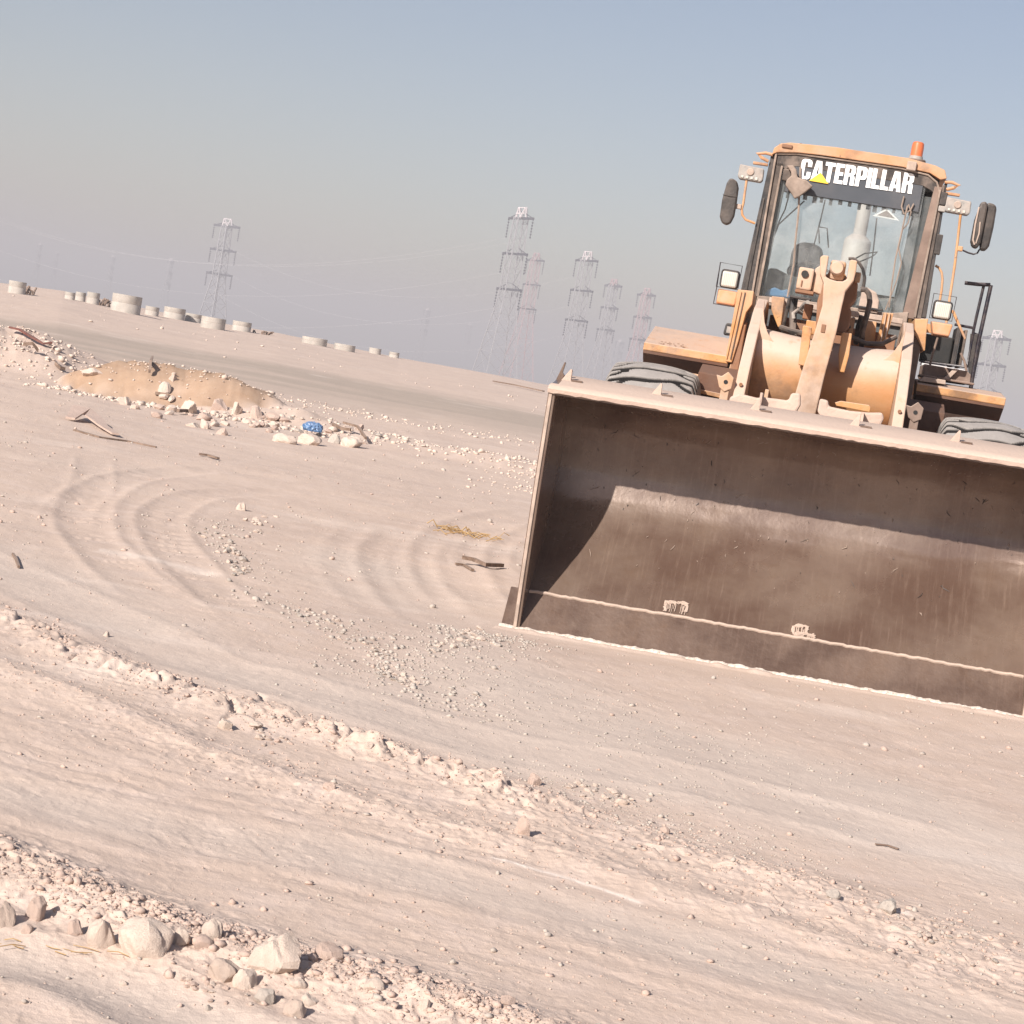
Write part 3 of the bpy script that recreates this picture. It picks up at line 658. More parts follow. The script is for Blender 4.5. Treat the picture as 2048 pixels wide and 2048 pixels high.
P('tower_plate', MB().prism([(-.655, 1.66), (-.61, 1.66), (-.592, 1.80), (-.575, 2.0), (-.545, 2.06), (-.548, 2.148), (-.655, 2.142)], 'y', 2.60, 3.2), 'yellow', None, .005)
for x in (-.634, -.608):
    P('cable_strip', MB().tube([(x - .014, 2.592, 1.68), (x - .004, 2.592, 1.9), (x + .004, 2.592, 2.13)], .004, 6), 'frame_brown' if x > -.62 else 'yellow', None, 0, True)
P('tower_plate', MB().prism([(.512, 2.139), (.598, 2.153), (.604, 2.05), (.615, 1.945), (.60, 1.94), (.53, 2.04)], 'y', 2.60, 3.2), 'yellow', None, .005)
P('tower_side', MB().prism([(2.62, 1.40), (2.62, 2.02), (3.2, 2.08), (3.4, 1.4)], 'x', .535, .585), 'frame_tan', None, .006)
P('tower_side', MB().prism([(2.62, 1.40), (2.62, 1.92), (3.2, 2.05), (3.4, 1.4)], 'x', -.615, -.56), 'brownframe', None, .006)
P('tower_cheek', MB().prism([(-.418, 2.118), (-.335, 2.122), (-.326, 1.925), (-.345, 1.93), (-.405, 2.03)], 'y', 2.3, 3.0), 'yellow', None, .004)
P('tower_cheek', MB().prism([(.205, 2.062), (.268, 2.064), (.282, 1.912), (.215, 1.908)], 'y', 2.3, 3.0), 'yellow', None, .004)
P('tower_bracket', MB().prism([(.30, 2.125), (.362, 2.13), (.342, 1.93), (.288, 1.912)], 'y', 2.2, 2.35), 'yellow', None, .004)
for x in (.315, .338): P('bracket_rib', MB().box(x - .005, x + .004, 2.18, 2.2, 1.93, 2.125), 'yellow_dusty', None, .002)
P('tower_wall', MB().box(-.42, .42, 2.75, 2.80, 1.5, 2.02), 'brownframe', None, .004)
P('tower_crossbar', MB().box(-.44, .44, 2.60, 2.66, 2.09, 2.125), 'frame_pale', None, .004)
for sx, y_, z_ in ((-1, 1.25, 1.50), (1, 1.25, 1.51)):
    x = sx * .563
    e_ = P('pivot_ear', MB().prism([(x - .05, z_ + .02), (x - .062, z_ + .05), (x - .03, z_ + .045), (x + .005, z_ + .078), (x + .044, z_ + .045), (x + .04, z_ - .02), (x, z_ - .045), (x - .035, z_ - .02)], 'y', y_, y_ + .05), 'yellow_dusty' if sx < 0 else 'frame_tan', None, .005)
    P('pin_hole', MB().lathe([(.013, -.004), (.013, .01)], (x, y_ + .001, z_ + .015), 'y', 12), 'dark', e_, 0, True)
    P('pivot_post', MB().box(x - .022, x + .028, y_ + .01, y_ + .06, 1.25, z_ - .03), 'yellow_dusty' if sx < 0 else 'frame_tan', None, .004)
# hoses
def hose(pts, r_=.015, mat='hose'): return P('hose', MB().tube(pts, r_, 8), mat, None, 0, True)
hose([(.02, 1.9, 2.40), (.051, 1.9, 2.405), (.09, 1.9, 2.385), (.119, 1.9, 2.351), (.14, 1.9, 2.30), (.143, 1.9, 2.24)], .010)
hose([(.128, 1.9, 2.225), (.158, 1.9, 2.228), (.183, 1.9, 2.206), (.197, 1.9, 2.157), (.196, 1.9, 2.1), (.192, 1.9, 2.052), (.185, 1.95, 1.97), (.20, 2.1, 1.88)], .017)
hose([(.165, 1.98, 2.07), (.155, 2.0, 2.0), (.16, 2.1, 1.90)], .016)
hose([(-.27, 2.2, 2.12), (-.268, 2.2, 2.05), (-.25, 2.15, 1.96), (-.238, 2.05, 1.885), (-.21, 2.0, 1.84)], .024)
hose([(-.30, 2.2, 2.12), (-.305, 2.2, 2.02), (-.31, 2.3, 1.90)], .012)
hose([(-.22, 2.2, 2.06), (-.20, 2.1, 2.09), (-.18, 2.0, 2.10)], .014, 'lamp_grey')
hose([(-.19, 2.2, 2.03), (-.24, 2.15, 2.045), (-.26, 2.1, 2.02), (-.25, 2.1, 1.99)], .012, 'lamp_grey')
hose([(-.05, 1.8, 1.9), (.10, 2.0, 1.99), (.12, 2.3, 2.06)], .012)
P('hose_clamp', MB().box(-.30, -.165, 2.1, 2.16, 2.118, 2.132), 'black', None, .003)
P('fitting', MB().box(-.195, -.14, 1.9, 2.0, 1.99, 2.085), 'brownframe', None, .006)
P('fitting', MB().box(-.165, -.095, 1.85, 1.95, 1.90, 1.985), 'yellow', None, .006)
P('fitting', MB().box(.10, .13, 2.0, 2.1, 1.95, 2.05), 'yellow', None, .004)

# ---------------- wheels
def tyre_mesh(rad=.79, w=.60):
    nt_, ns = 1300, 60; N = 30
    vs = np.zeros((nt_, ns, 3)); lug = np.zeros((nt_, ns))
    prof = []
    for k in range(ns):
        s_ = k / (ns - 1) * 2 - 1
        if abs(s_) < .62: x = s_ / .62 * w * .43; r_ = rad - .030 * (abs(s_) / .62) ** 2.2; tread = 1
        else:
            q = (abs(s_) - .62) / .38; ang = q * PI * .5
            x = math.copysign(w * .43 + w * .07 * math.sin(min(1, q * 2) * PI / 2), s_); r_ = rad - .030 - .04 * q - .30 * q ** 1.3; tread = 1 if q < .25 else 0
        prof.append((x, r_, tread, s_))
    for i_ in range(nt_):
        th = 2 * PI * i_ / nt_
        for k, (x, r_, tr_, s_) in enumerate(prof):
            ph = th * N / (2 * PI) + .30 * math.sin(s_ * 2.4) + .10 * math.sin(s_ * 7 + th * 5)
            f = ph % 1.0; g = 0.0
            if tr_:
                dd = min(f, 1 - f); g = float(np.clip((.15 - dd) / .02, 0, 1))
                t_ = (abs(s_) - .28) / .30
                if t_ > 0:
                    t_ = min(t_, 1); g = max(g, float(np.clip((.14 - abs(f - .5 * t_ * t_ * (3 - 2 * t_))) / .025, 0, 1)))
                if int(ph) % 3 == 0 and abs(s_ + .42) < .05 and f < .45: g = 1
            r2_ = r_ - .030 * g
            vs[i_, k] = (x, r2_ * math.cos(th), r2_ * math.sin(th)); lug[i_, k] = (1 - g) if tr_ else .85
    idx = np.arange(nt_ * ns).reshape(nt_, ns)
    f = [(idx[i_, k], idx[(i_ + 1) % nt_, k], idx[(i_ + 1) % nt_, k + 1], idx[i_, k + 1]) for i_ in range(nt_) for k in range(ns - 1)]
    me = bpy.data.meshes.new('tyre'); me.from_pydata(vs.reshape(-1, 3).tolist(), [], [tuple(int(q) for q in a) for a in f]); me.update()
    a_ = me.attributes.new('lug', 'FLOAT', 'POINT'); a_.data.foreach_set('value', lug.ravel().astype(np.float32))
    bm = bmesh.new(); bm.from_mesh(me); bmesh.ops.recalc_face_normals(bm, faces=bm.faces); bm.to_mesh(me); bm.free()
    me.polygons.foreach_set('use_smooth', [True] * len(me.polygons)); me.set_sharp_from_angle(angle=R(40))
    me.materials.append(M['tyre']); return me
TY = tyre_mesh()
rimm = MB().lathe([(.30, -.22), (.46, -.25), (.46, -.18), (.40, -.10), (.20, -.06), (.16, -.14), (.12, -.15), (.12, .15), (.16, .14), (.40, .10), (.46, .18), (.46, .25), (.30, .22)], (0, 0, 0), 'x', 40).mesh('rim', True)
for x, y in ((-1.055, 2.2), (1.06, 2.2), (-1.055, 5.5), (1.06, 5.5)):
    w_ = empty('wheel', (x, y, .775), 0, LD)
    if x > 0: w_.rotation_euler = (R(7), 0, PI)
    link('tyre', TY, None, w_); link('rim', rimm, M['yellow'], w_)

# ---------------- fenders and steps
fen = [(2.78, 1.652), (2.78, 1.700), (2.80, 1.706), (3.40, 1.838), (4.30, 1.84), (4.45, 1.70), (4.42, 1.69), (4.28, 1.81), (3.40, 1.81), (2.96, 1.575), (2.95, 1.56)]
P('fender', MB().prism(fen, 'x', -1.222, -.64), 'yellow', None, .004)
P('fender', MB().prism([(y, z + .03) for y, z in fen[:2]] + [(2.80, 1.735), (3.2, 1.77), (4.3, 1.78), (4.45, 1.68), (4.28, 1.75), (3.2, 1.74), (2.96, 1.60), (2.95, 1.585)], 'x', .612, 1.195), 'yellow', None, .004)
P('fender_underside_shade', MB().prism([(2.784, 1.649), (2.957, 1.556), (2.956, 1.550), (2.784, 1.630)], 'x', -1.219, -.643), 'shade_brown', None, .001)  # thin sheet below the fender, its underside shade put into the colour
P('fender_underside_shade', MB().prism([(2.784, 1.679), (2.957, 1.581), (2.956, 1.574), (2.784, 1.660)], 'x', .615, 1.192), 'shade_brown', None, .001)
mb = MB()
for q in range(26):
    x = -1.13 + .19 * random.random() ** .8; y = 2.80 + .10 * random.random(); z = 1.706 + (y - 2.80) * .22 + .0015; w_ = random.uniform(.004, .016)
    mb.prism([(x, y), (x + w_, y - .004), (x + w_ * 1.2, y + .012), (x + w_ * .3, y + .016)], 'z', z, z + .001) if False else mb.add([(x, y, z), (x + w_, y, z), (x + w_ * 1.1, y + .02, z + .0044), (x + w_ * .2, y + .018, z + .004)], [(0, 1, 2, 3)])
P('decal_remains', mb, 'brownframe', None, 0, label='dark reddish remains of a worn off decal')
P('fender_plate', MB().prism([(.62, 1.75), (.80, 1.757), (.795, 1.785), (.65, 1.785)], 'y', 2.86, 3.1), 'frame_pale', None, .004)
P('step_panel', MB().prism([(.66, 1.79), (.99, 1.80), (.985, 1.86), (.955, 1.885), (.66, 1.885)], 'y', 3.35, 3.9), 'frame_tan', None, .006)
P('step_plate', MB().box(.63, 1.0, 3.1, 3.35, 1.79, 1.803), 'frame_tan', None, .003)
P('step_brace', MB().prism([(.80, 1.80), (.835, 1.80), (.895, 1.885), (.86, 1.885)], 'y', 3.30, 3.345), 'frame_pale', None, .003)
P('step_bar', MB().box(.655, .985, 3.85, 3.87, 1.888, 1.906), 'silver', None, .002)
P('battery_box', MB().box(.66, .86, 3.92, 4.3, 1.925, 2.12), 'dark', None, .01)
P('cab_side_box', MB().box(.868, .90, 3.90, 4.3, 1.92, 2.20), 'black', None, .006)
P('cab_side_box', MB().box(.925, .945, 3.90, 4.3, 1.92, 2.19), 'frame_brown', None, .004)
P('box_frame', MB().tube([(.845, 3.9, 2.215), (.97, 3.9, 2.212), (.985, 3.9, 2.20), (.985, 3.9, 1.93), (.66, 3.9, 1.915)], .010, 8), 'rail', None, 0, True)
P('hanging_panel', MB().prism([(.968, 2.17), (1.030, 2.175), (1.055, 2.12), (1.052, 1.86), (1.015, 1.855), (.985, 1.97), (.975, 2.10)], 'y', 3.9, 3.93), 'black', None, .004)
P('brown_lever', MB().tube([(.92, 3.85, 2.02), (.955, 3.85, 1.97), (.985, 3.85, 1.90), (.99, 3.85, 1.86)], .009, 8), 'frame_tan', None, 0, True)
P('diagonal_brace', MB().prism([(.752, 2.26), (.775, 2.26), (.885, 2.09), (.878, 2.075)], 'y', 3.02, 3.05), 'yellow', None, .003)
P('tail_rod', MB().tube([(.72, 3.4, 2.08), (.705, 3.4, 1.94), (.70, 3.4, 1.80)], .008, 8), 'frame_tan', None, 0, True)
hr = P('handrail', MB().tube([(1.040, 3.9, 1.74), (1.032, 3.9, 2.10), (1.045, 3.9, 2.53)], .015, 10), 'rail', None, 0, True)
P('rail_arm', MB().tube([(1.04, 3.9, 2.532), (.96, 3.9, 2.522), (.862, 3.9, 2.517)], .014, 10), 'rail', hr, 0, True)
P('rail_post', MB().tube([(.998, 3.92, 2.53), (.988, 3.92, 2.30), (.985, 3.92, 2.18), (1.035, 3.92, 2.165)], .011, 8), 'rail', hr, 0, True)

# ---------------- cab
CY = 3.6
cab = P('cab_floor', MB().box(-.60, .56, CY + .02, 4.95, 1.86, 2.14), 'bluegrey', None, .01)
cab.name = 'cab'; cab['label'] = 'driver cab with dusty windscreen and yellow roof'
def C(name, mb, mat, bevel=.003, smooth=False, label=None): return P(name, mb, mat, cab, bevel, smooth, label)
C('roof', MB().prism([(-.632, 3.165), (-.625, 3.215), (-.585, 3.252), (-.52, 3.268), (-.21, 3.284), (.305, 3.284), (.50, 3.262), (.569, 3.24), (.592, 3.185), (.55, 3.17), (.47, 3.205), (.27, 3.218), (-.29, 3.214), (-.46, 3.206), (-.60, 3.186)], 'y', CY - .03, 5.0), 'roof', .005)
C('roof_slab', MB().box(-.59, .55, CY + .06, 4.95, 3.13, 3.19), 'bluegrey')
for k in range(8):
    x = -.60 + .145 * k + random.uniform(-.02, .02)
    C('bolt', MB().lathe([(.009, 0), (.009, .012)], (x, CY - .02, 3.262 if .1 < (x + .6) < 1.0 else 3.235), 'z', 8), 'brownframe', 0)
C('roof_hinge', MB().box(-.575, -.50, CY - .045, CY - .02, 3.225, 3.250), 'brownframe', .006)
C('roof_block', MB().box(.305, .37, CY - .06, CY + .05, 3.20, 3.262), 'frame_pale', .006)
# black header with the film below
C('header', MB().prism([(-.60, 3.10), (-.598, 3.18), (-.46, 3.203), (.27, 3.214), (.47, 3.192), (.545, 3.14), (.565, 3.05), (.50, 3.09), (.44, 3.115), (-.45, 3.115), (-.52, 3.085)], 'y', CY, CY + .03), 'visor_top', .003)
C('header_gasket', MB().tube([(-.60, CY - .008, 3.178), (-.46, CY - .008, 3.199), (0, CY - .008, 3.206), (.27, CY - .008, 3.208), (.46, CY - .008, 3.192), (.53, CY - .008, 3.15), (.56, CY - .008, 3.09), (.566, CY - .008, 3.0)], .007, 6), 'frame_dull', 0, True)
C('visor_film', MB().box(-.50, .44, CY + .004, CY + .012, 2.930, 3.125), 'visor', 0)
for k in range(15):
    x = -.485 + .062 * k + random.uniform(-.012, .012); h_ = random.uniform(.028, .048)
    C('tassel', MB().box(x, x + random.uniform(.022, .032), CY + .06, CY + .066, 2.93 - h_, 2.945), 'bluegrey', .002)
# posts: left
def quadprism(xl0, xr0, z0, xl1, xr1, z1, y0, y1): return MB().prism([(xl0, z0), (xr0, z0), (xr1, z1), (xl1, z1)], 'y', y0, y1)
C('front_post', quadprism(-.684, -.60, 2.17, -.640, -.606, 3.17, CY + .02, CY + .10), 'black', .004)
C('post_trim', quadprism(-.662, -.640, 2.17, -.640, -.630, 2.86, CY + .01, CY + .02), 'mirror', .002)
C('post_trim', quadprism(-.605, -.590, 2.17, -.612, -.598, 3.18, CY - .02, CY + .06), 'frame_dull', .002)
C('post_panel', quadprism(-.592, -.556, 2.17, -.600, -.540, 3.12, CY, CY + .06), 'frame_brown', .003)
C('post_trim', quadprism(-.566, -.548, 2.17, -.556, -.542, 3.10, CY - .02, CY + .02), 'frame_dull', .002)
C('post_seal', quadprism(-.552, -.528, 2.17, -.543, -.505, 3.05, CY + .03, CY + .09), 'bluegrey', .003)
# right
C('front_post', quadprism(.592, .628, 2.21, .586, .604, 3.16, CY + .01, CY + .10), 'black', .004)
C('post_panel', quadprism(.462, .560, 2.19, .520, .572, 3.12, CY - .01, CY + .06), 'frame_tan', .003)
C('post_trim', quadprism(.556, .594, 2.20, .570, .590, 3.14, CY, CY + .06), 'frame_brown', .003)
C('post_trim', quadprism(.540, .556, 2.20, .556, .568, 3.10, CY - .02, CY + .0), 'frame_dull', .002)
C('post_box', MB().box(.598, .640, CY + .0, CY + .05, 2.66, 2.80), 'mirror', .005)
C('post_box', MB().box(.572, .618, CY - .02, CY + .04, 3.0, 3.09), 'black', .005)
C('post_box', MB().box(.572, .622, CY - .02, CY + .04, 2.955, 2.995), 'lamp_grey', .005)
C('rear_curtain', MB().prism([(.385, 2.98), (.41, 3.10), (.52, 3.11), (.515, 2.70), (.49, 2.675), (.455, 2.69), (.43, 2.76), (.42, 2.90)], 'y', CY + .25, CY + .29), 'frame_brown', .006)
C('post_seal', quadprism(.385, .475, 2.19, .405, .53, 3.05, CY + .06, CY + .12), 'bluegrey', .003)
# sill
C('sill', MB().prism([(-.56, 2.12), (-.56, 2.175), (-.30, 2.19), (.10, 2.20), (.36, 2.20), (.50, 2.23), (.50, 2.12)], 'y', CY - .02, CY + .06), 'frame_dull', .004)
C('glass_pane', MB().box(-.545, .46, CY + .022, CY + .027, 2.18, 3.12), 'glass', 0)
C('dash', MB().prism([(-.53, 2.13), (-.53, 2.40), (-.47, 2.405), (-.38, 2.375), (-.20, 2.36), (-.17, 2.13)], 'y', CY + .28, CY + .55), 'bluegrey', .02)
C('dash', MB().prism([(.12, 2.14), (.14, 2.30), (.20, 2.325), (.30, 2.315), (.44, 2.34), (.46, 2.14)], 'y', CY + .28, CY + .6), 'grey_plastic', .02)
C('console', MB().prism([(.15, 2.18), (.155, 2.345), (.18, 2.352), (.255, 2.325), (.285, 2.27), (.29, 2.18)], 'y', CY - .10, CY - .03), 'frame_pale', .01)
C('console_bar', MB().box(.13, .32, CY - .12, CY - .10, 2.20, 2.215), 'black', .003)
C('blue_cloth', MB().prism([(-.52, 2.19), (-.50, 2.24), (-.45, 2.262), (-.40, 2.245), (-.36, 2.265), (-.33, 2.20)], 'y', CY + .12, CY + .24), 'blueshirt', .012, False, 'crumpled blue cloth on the dash')
C('seat_back', MB().prism([(-.40, 2.30), (-.405, 2.60), (-.385, 2.66), (-.33, 2.685), (-.25, 2.688), (-.18, 2.66), (-.165, 2.60), (-.155, 2.30)], 'y', CY + 1.02, CY + 1.14), 'grey_plastic', .03)
C('seat_base', MB().box(-.42, -.14, CY + .62, CY + 1.1, 2.14, 2.30), 'grey_plastic', .03)
C('steering_column', MB().tube([(-.245, CY + .22, 2.16), (-.25, CY + .28, 2.42), (-.27, CY + .33, 2.50), (-.285, CY + .30, 2.58)], .012, 8), 'black', 0, True)
C('steering_wheel', MB().tube([(-.235 + .155 * math.cos(q * PI / 12), CY + .42 + .11 * math.sin(q * PI / 12), 2.415 + .08 * math.sin(q * PI / 12)) for q in range(24)], .010, 6, True), 'black', 0, True)
# interior rods, brackets seen through the glass
C('wiper_blade', MB().tube([(-.42, CY - .02, 3.11), (-.398, CY - .02, 2.94), (-.378, CY - .02, 2.80), (-.362, CY - .02, 2.58), (-.346, CY - .02, 2.43), (-.349, CY - .02, 2.20)], .008, 6), 'frame_dull', 0, True)
C('wiper_blade', MB().tube([(.36, CY - .02, 2.96), (.352, CY - .02, 2.75), (.344, CY - .02, 2.58), (.352, CY - .02, 2.38), (.362, CY - .02, 2.24)], .006, 6), 'frame_dull', 0, True)
C('cable', MB().tube([(.365, CY - .015, 2.97), (.392, CY - .015, 2.92), (.385, CY - .015, 2.84), (.356, CY - .015, 2.79), (.352, CY - .015, 2.66), (.39, CY - .015, 2.56), (.378, CY - .015, 2.42), (.34, CY - .015, 2.22)], .005, 6), 'frame_dull', 0, True)
C('cable', MB().tube([(.325, CY - .012, 3.02), (.32, CY - .012, 2.95), (.345, CY - .012, 2.90), (.385, CY - .012, 2.93), (.40, CY - .012, 2.98)], .006, 6), 'frame_dull', 0, True)
C('wiper_motor', MB().prism([(-.515, 3.098), (-.47, 3.108), (-.442, 3.078), (-.425, 3.03), (-.36, 3.018), (-.31, 2.985), (-.39, 2.90), (-.42, 2.88), (-.455, 2.92), (-.50, 2.962), (-.498, 3.0), (-.47, 3.035), (-.478, 3.062)], 'y', CY - .09, CY - .035), 'frame_dull', .008)
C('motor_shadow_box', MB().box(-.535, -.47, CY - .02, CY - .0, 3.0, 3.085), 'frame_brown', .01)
for pts in ([(-.50, 3.0), (-.478, 2.90), (-.485, 2.82), (-.512, 2.73), (-.53, 2.62)], [(-.36, 2.90), (-.44, 2.80), (-.51, 2.71), (-.53, 2.62)], [(-.214, 2.93), (-.222, 2.78), (-.236, 2.60), (-.24, 2.42)], [(-.225, 2.735), (-.165, 2.735), (-.13, 2.60)], [(-.222, 2.72), (-.20, 2.62)], [(.17, 2.86), (.185, 2.66), (.195, 2.45)], [(.06, 2.545), (.13, 2.60), (.22, 2.625), (.19, 2.59), (.08, 2.52)]):
    C('window_bar', MB().tube([(x * 1.03, CY + .75, 1.41 + (z - 1.41) * 1.04) for x, z in pts], .006, 6), 'black', 0, True)
for k in range(9):
    pass
# triangle sign hanging in the windscreen
C('triangle_sign', MB().prism([(.135, 2.858), (.225, 2.925), (.325, 2.852)], 'y', CY + .030, CY + .034), 'white', 0)
C('triangle_core', MB().prism([(.165, 2.866), (.225, 2.910), (.292, 2.862)], 'y', CY + .0285, CY + .0295 - .0004), 'frame_tan', 0)
# rear and side structure
for sx, xx in ((-1, -.60), (1, .56)):
    C('rear_post', MB().box(xx - .03, xx + .03, 4.85, 4.93, 2.14, 3.14), 'bluegrey', .01)
    C('side_glass', MB().box(xx - .003, xx + .003, CY + .10, 4.85, 2.4, 3.13), 'glass_side', 0)
    C('side_panel', MB().box(xx - .012, xx + .012, CY + .10, 4.85, 2.0, 2.4), 'yellow', .003)
C('rear_sill', MB().box(-.57, .53, 4.86, 4.92, 2.14, 2.40), 'bluegrey', .01)
C('rear_header', MB().box(-.57, .53, 4.86, 4.92, 3.06, 3.14), 'bluegrey', .01)
C('rear_glass', MB().box(-.57, .53, 4.885, 4.89, 2.40, 3.06), 'glass_side', 0)

# lettering on the film
def letters():
    H_ = 1.0
    def rr_(x0, y0, x1, y1, r_):   # rounded rectangle, counter-clockwise
        out = []
        for cx, cy, a0 in ((x1 - r_, y0 + r_, -90), (x1 - r_, y1 - r_, 0), (x0 + r_, y1 - r_, 90), (x0 + r_, y0 + r_, 180)):
            out += [(cx + r_ * math.cos(R(a0 + k * 22.5)), cy + r_ * math.sin(R(a0 + k * 22.5))) for k in range(5)]
        return out
    L = {}
    L['C'] = (.50, [[(.5, .38), (.5, .14), (.46, .05), (.38, 0), (.12, 0), (.04, .05), (0, .14), (0, .86), (.04, .95), (.12, 1), (.38, 1), (.46, .95), (.5, .86), (.5, .64), (.31, .64), (.31, .80), (.29, .85), (.25, .865), (.21, .85), (.19, .80), (.19, .20), (.21, .15), (.25, .135), (.29, .15), (.31, .20), (.31, .38)]])
    L['A'] = (.54, [[(0, 0), (.19, 0), (.205, .17), (.335, .17), (.35, 0), (.54, 0), (.40, 1), (.14, 1)], [(.222, .34), (.318, .34), (.27, .78)]])
    L['T'] = (.46, [[(.135, 0), (.325, 0), (.325, .81), (.46, .81), (.46, 1), (0, 1), (0, .81), (.135, .81)]])
    L['E'] = (.40, [[(0, 0), (.40, 0), (.40, .18), (.19, .18), (.19, .41), (.37, .41), (.37, .59), (.19, .59), (.19, .82), (.40, .82), (.40, 1), (0, 1)]])
    L['P'] = (.48, [[(0, 0), (.19, 0), (.19, .36), (.36, .36), (.44, .40), (.48, .49), (.48, .87), (.44, .96), (.36, 1), (0, 1)], [(.19, .53), (.26, .53), (.29, .58), (.29, .78), (.26, .83), (.19, .83)]])
    L['R'] = (.50, [[(0, 0), (.19, 0), (.19, .44), (.25, .44), (.285, .41), (.295, .35), (.295, .08), (.31, 0), (.50, 0), (.485, .08), (.485, .38), (.46, .47), (.40, .51), (.46, .55), (.485, .63), (.485, .87), (.44, .96), (.36, 1), (0, 1)], [(.19, .60), (.26, .60), (.29, .65), (.29, .79), (.26, .84), (.19, .84)]])
    L['I'] = (.19, [[(0, 0), (.19, 0), (.19, 1), (0, 1)]])
    L['L'] = (.38, [[(0, 0), (.38, 0), (.38, .18), (.19, .18), (.19, 1), (0, 1)]])
    word = 'CATERPILLAR'; gap = .035
    tot = sum(L[c][0] for c in word) + gap * (len(word) - 1)
    x = -.418; width = .792; sx = width / tot; z0 = 3.034; hh = .140
    for c in word:
        wd, polys = L[c]
        cu = bpy.data.curves.new('letter', 'CURVE'); cu.dimensions = '2D'; cu.fill_mode = 'BOTH'; cu.extrude = .0008
        for pl in polys:
            sp_ = cu.splines.new('POLY'); sp_.points.add(len(pl) - 1); sp_.use_cyclic_u = True
            for p_, (a_, b_) in zip(sp_.points, pl): p_.co = (a_ * sx, b_ * hh, 0, 1)
        tmp = bpy.data.objects.new('tmp', cu); me = bpy.data.meshes.new_from_object(tmp)
        bpy.data.objects.remove(tmp); bpy.data.curves.remove(cu)
        me.transform(Matrix.Rotation(R(90), 4, 'X')); o = link('letter', me, M['white'], cab)
        rise = .012 * (x + .418) / .79
        o.location = (x, CY - .0035, z0 + rise); x += (wd + gap) * sx
letters()
C('triangle_logo', MB().prism([(-.345, 3.028), (-.208, 3.026), (-.274, 3.096)], 'y', CY - .008, CY - .0055), 'yvinyl', 0, False, 'yellow triangle under the letter A')

# ---------------- hood, exhaust
P('hood', MB().prism([(4.95, 1.2), (4.95, 2.26), (6.0, 2.28), (7.1, 2.18), (7.3, 1.9), (7.3, 1.0)], 'x', -.55, .52), 'yellow', None, .03)
P('counterweight', MB().box(-.95, .93, 6.6, 7.35, .75, 1.45), 'yellow', None, .05)
P('rear_frame', MB().box(-.45, .43, 3.8, 6.7, .6, 1.4), 'brownframe', None, .02)
for sx in (-1, 1): P('rear_fender', MB().prism([(4.75, 1.55), (4.85, 1.72), (6.2, 1.74), (6.3, 1.6), (6.2, 1.66), (4.85, 1.64)], 'x', *( (-1.25, -.55) if sx < 0 else (.52, 1.22))), 'yellow', None, .006)
ex = P('exhaust_muffler', MB().lathe([(.108, 0), (.116, .02), (.116, .60), (.11, .625), (.075, .655), (.058, .67)], (.079, 6.7, 2.32), 'z', 28), 'steel_white', None, 0, True)
P('exhaust_pipe', MB().lathe([(.056, .65), (.056, .90), (.054, 1.05)], (.085, 6.7, 2.32), 'z', 20), 'steel_white', ex, 0, True)
P('precleaner', MB().lathe([(.06, 0), (.06, .10), (.10, .12), (.10, .22), (.06, .25)], (-.30, 6.1, 2.27), 'z', 20), 'black', None, 0, True)

# ---------------- lamps, mirrors, beacon
def headlamp(xc, zc, wd=.118):
    y0 = 3.0
    h_ = P('headlamp', MB().box(xc - .064, xc + .064, y0, y0 + .09, zc - .06, zc + .066), 'black', None, .02)
    P('lens', MB().box(xc - .054, xc + .054, y0 - .012, y0 + .012, zc - .054, zc + .052), 'lens', h_, .026, True)
    g = .078
    P('guard', MB().tube([(xc - g, y0 - .05, zc + .10), (xc + g - .005, y0 - .05, zc + .098), (xc + g - .008, y0 - .05, zc - .065), (xc - g - .0, y0 - .05, zc - .065)], .0035, 6, True), 'rail', h_, 0, True)
    return h_
h1 = headlamp(-.742, 2.222); P('guard_frame', MB().tube([(-.82, 2.95, 2.32), (-.815, 2.95, 2.155), (-.818, 2.95, 2.040), (-.70, 2.95, 2.040)], .004, 6), 'rail', h1, 0, True)
h2 = headlamp(.698, 2.245)
for xc, zc, po in ((-.735, 2.098, [(-.070, .05), (.068, .047), (.060, -.048), (-.068, -.048)]), (.712, 2.118, [(-.072, .044), (.070, .044), (.058, -.040), (-.050, -.040)])):
    i_ = P('turn_indicator', MB().prism([(xc + a_, zc + b_) for a_, b_ in po], 'y', 2.97, 3.06), 'amber', None, .010)
    P('indicator_base', MB().prism([(xc + a_ * 1.05, zc + b_ * (1.06 if b_ > 0 else 1.12)) for a_, b_ in po], 'y', 3.062, 3.10), 'brownframe', i_, .004)
    P('lamp_bracket', MB().box(min(xc, xc * .86), max(xc, xc * .86), 3.11, 3.14, zc - .03, zc + .03), 'yellow', None, .003)
for sx, xc, zc in ((-1, -.755, 3.018), (1, .702, 3.012)):
    wl = P('work_lamp', MB().prism([(xc - .088, zc + .05), (xc + .086, zc + .042), (xc + .090, zc - .038), (xc + .075, zc - .055), (xc - .075, zc - .052), (xc - .090, zc - .035)], 'y', CY - .02, CY + .06), 'lamp_grey', None, .008)
    P('reflector_ring', MB().lathe([(.022, -.006), (.026, -.002), (.026, .004)], (xc - .005, CY - .024, zc + .006), 'y', 20), 'frame_pale', wl, 0, True)
    for k in range(4):
        P('lens_facet', MB().box(xc - .066 + k * .034, xc - .046 + k * .034, CY - .028, CY - .018, zc - .044 + k * -.001, zc - .026), 'lens', wl, .006)
    P('lamp_bracket', MB().box(min(xc + .0, xc * .86), max(xc + .0, xc * .86), CY, CY + .05, zc + .068, zc + .086), 'roof', None, .003)
    P('lamp_hook', MB().tube([(xc * .86, CY, zc + .10), (xc * .93, CY, zc + .12), (xc * .98, CY, zc + .14), (xc * .90, CY, zc + .155), (xc * .83, CY, zc + .15)], .012, 8), 'roof', None, 0, True)
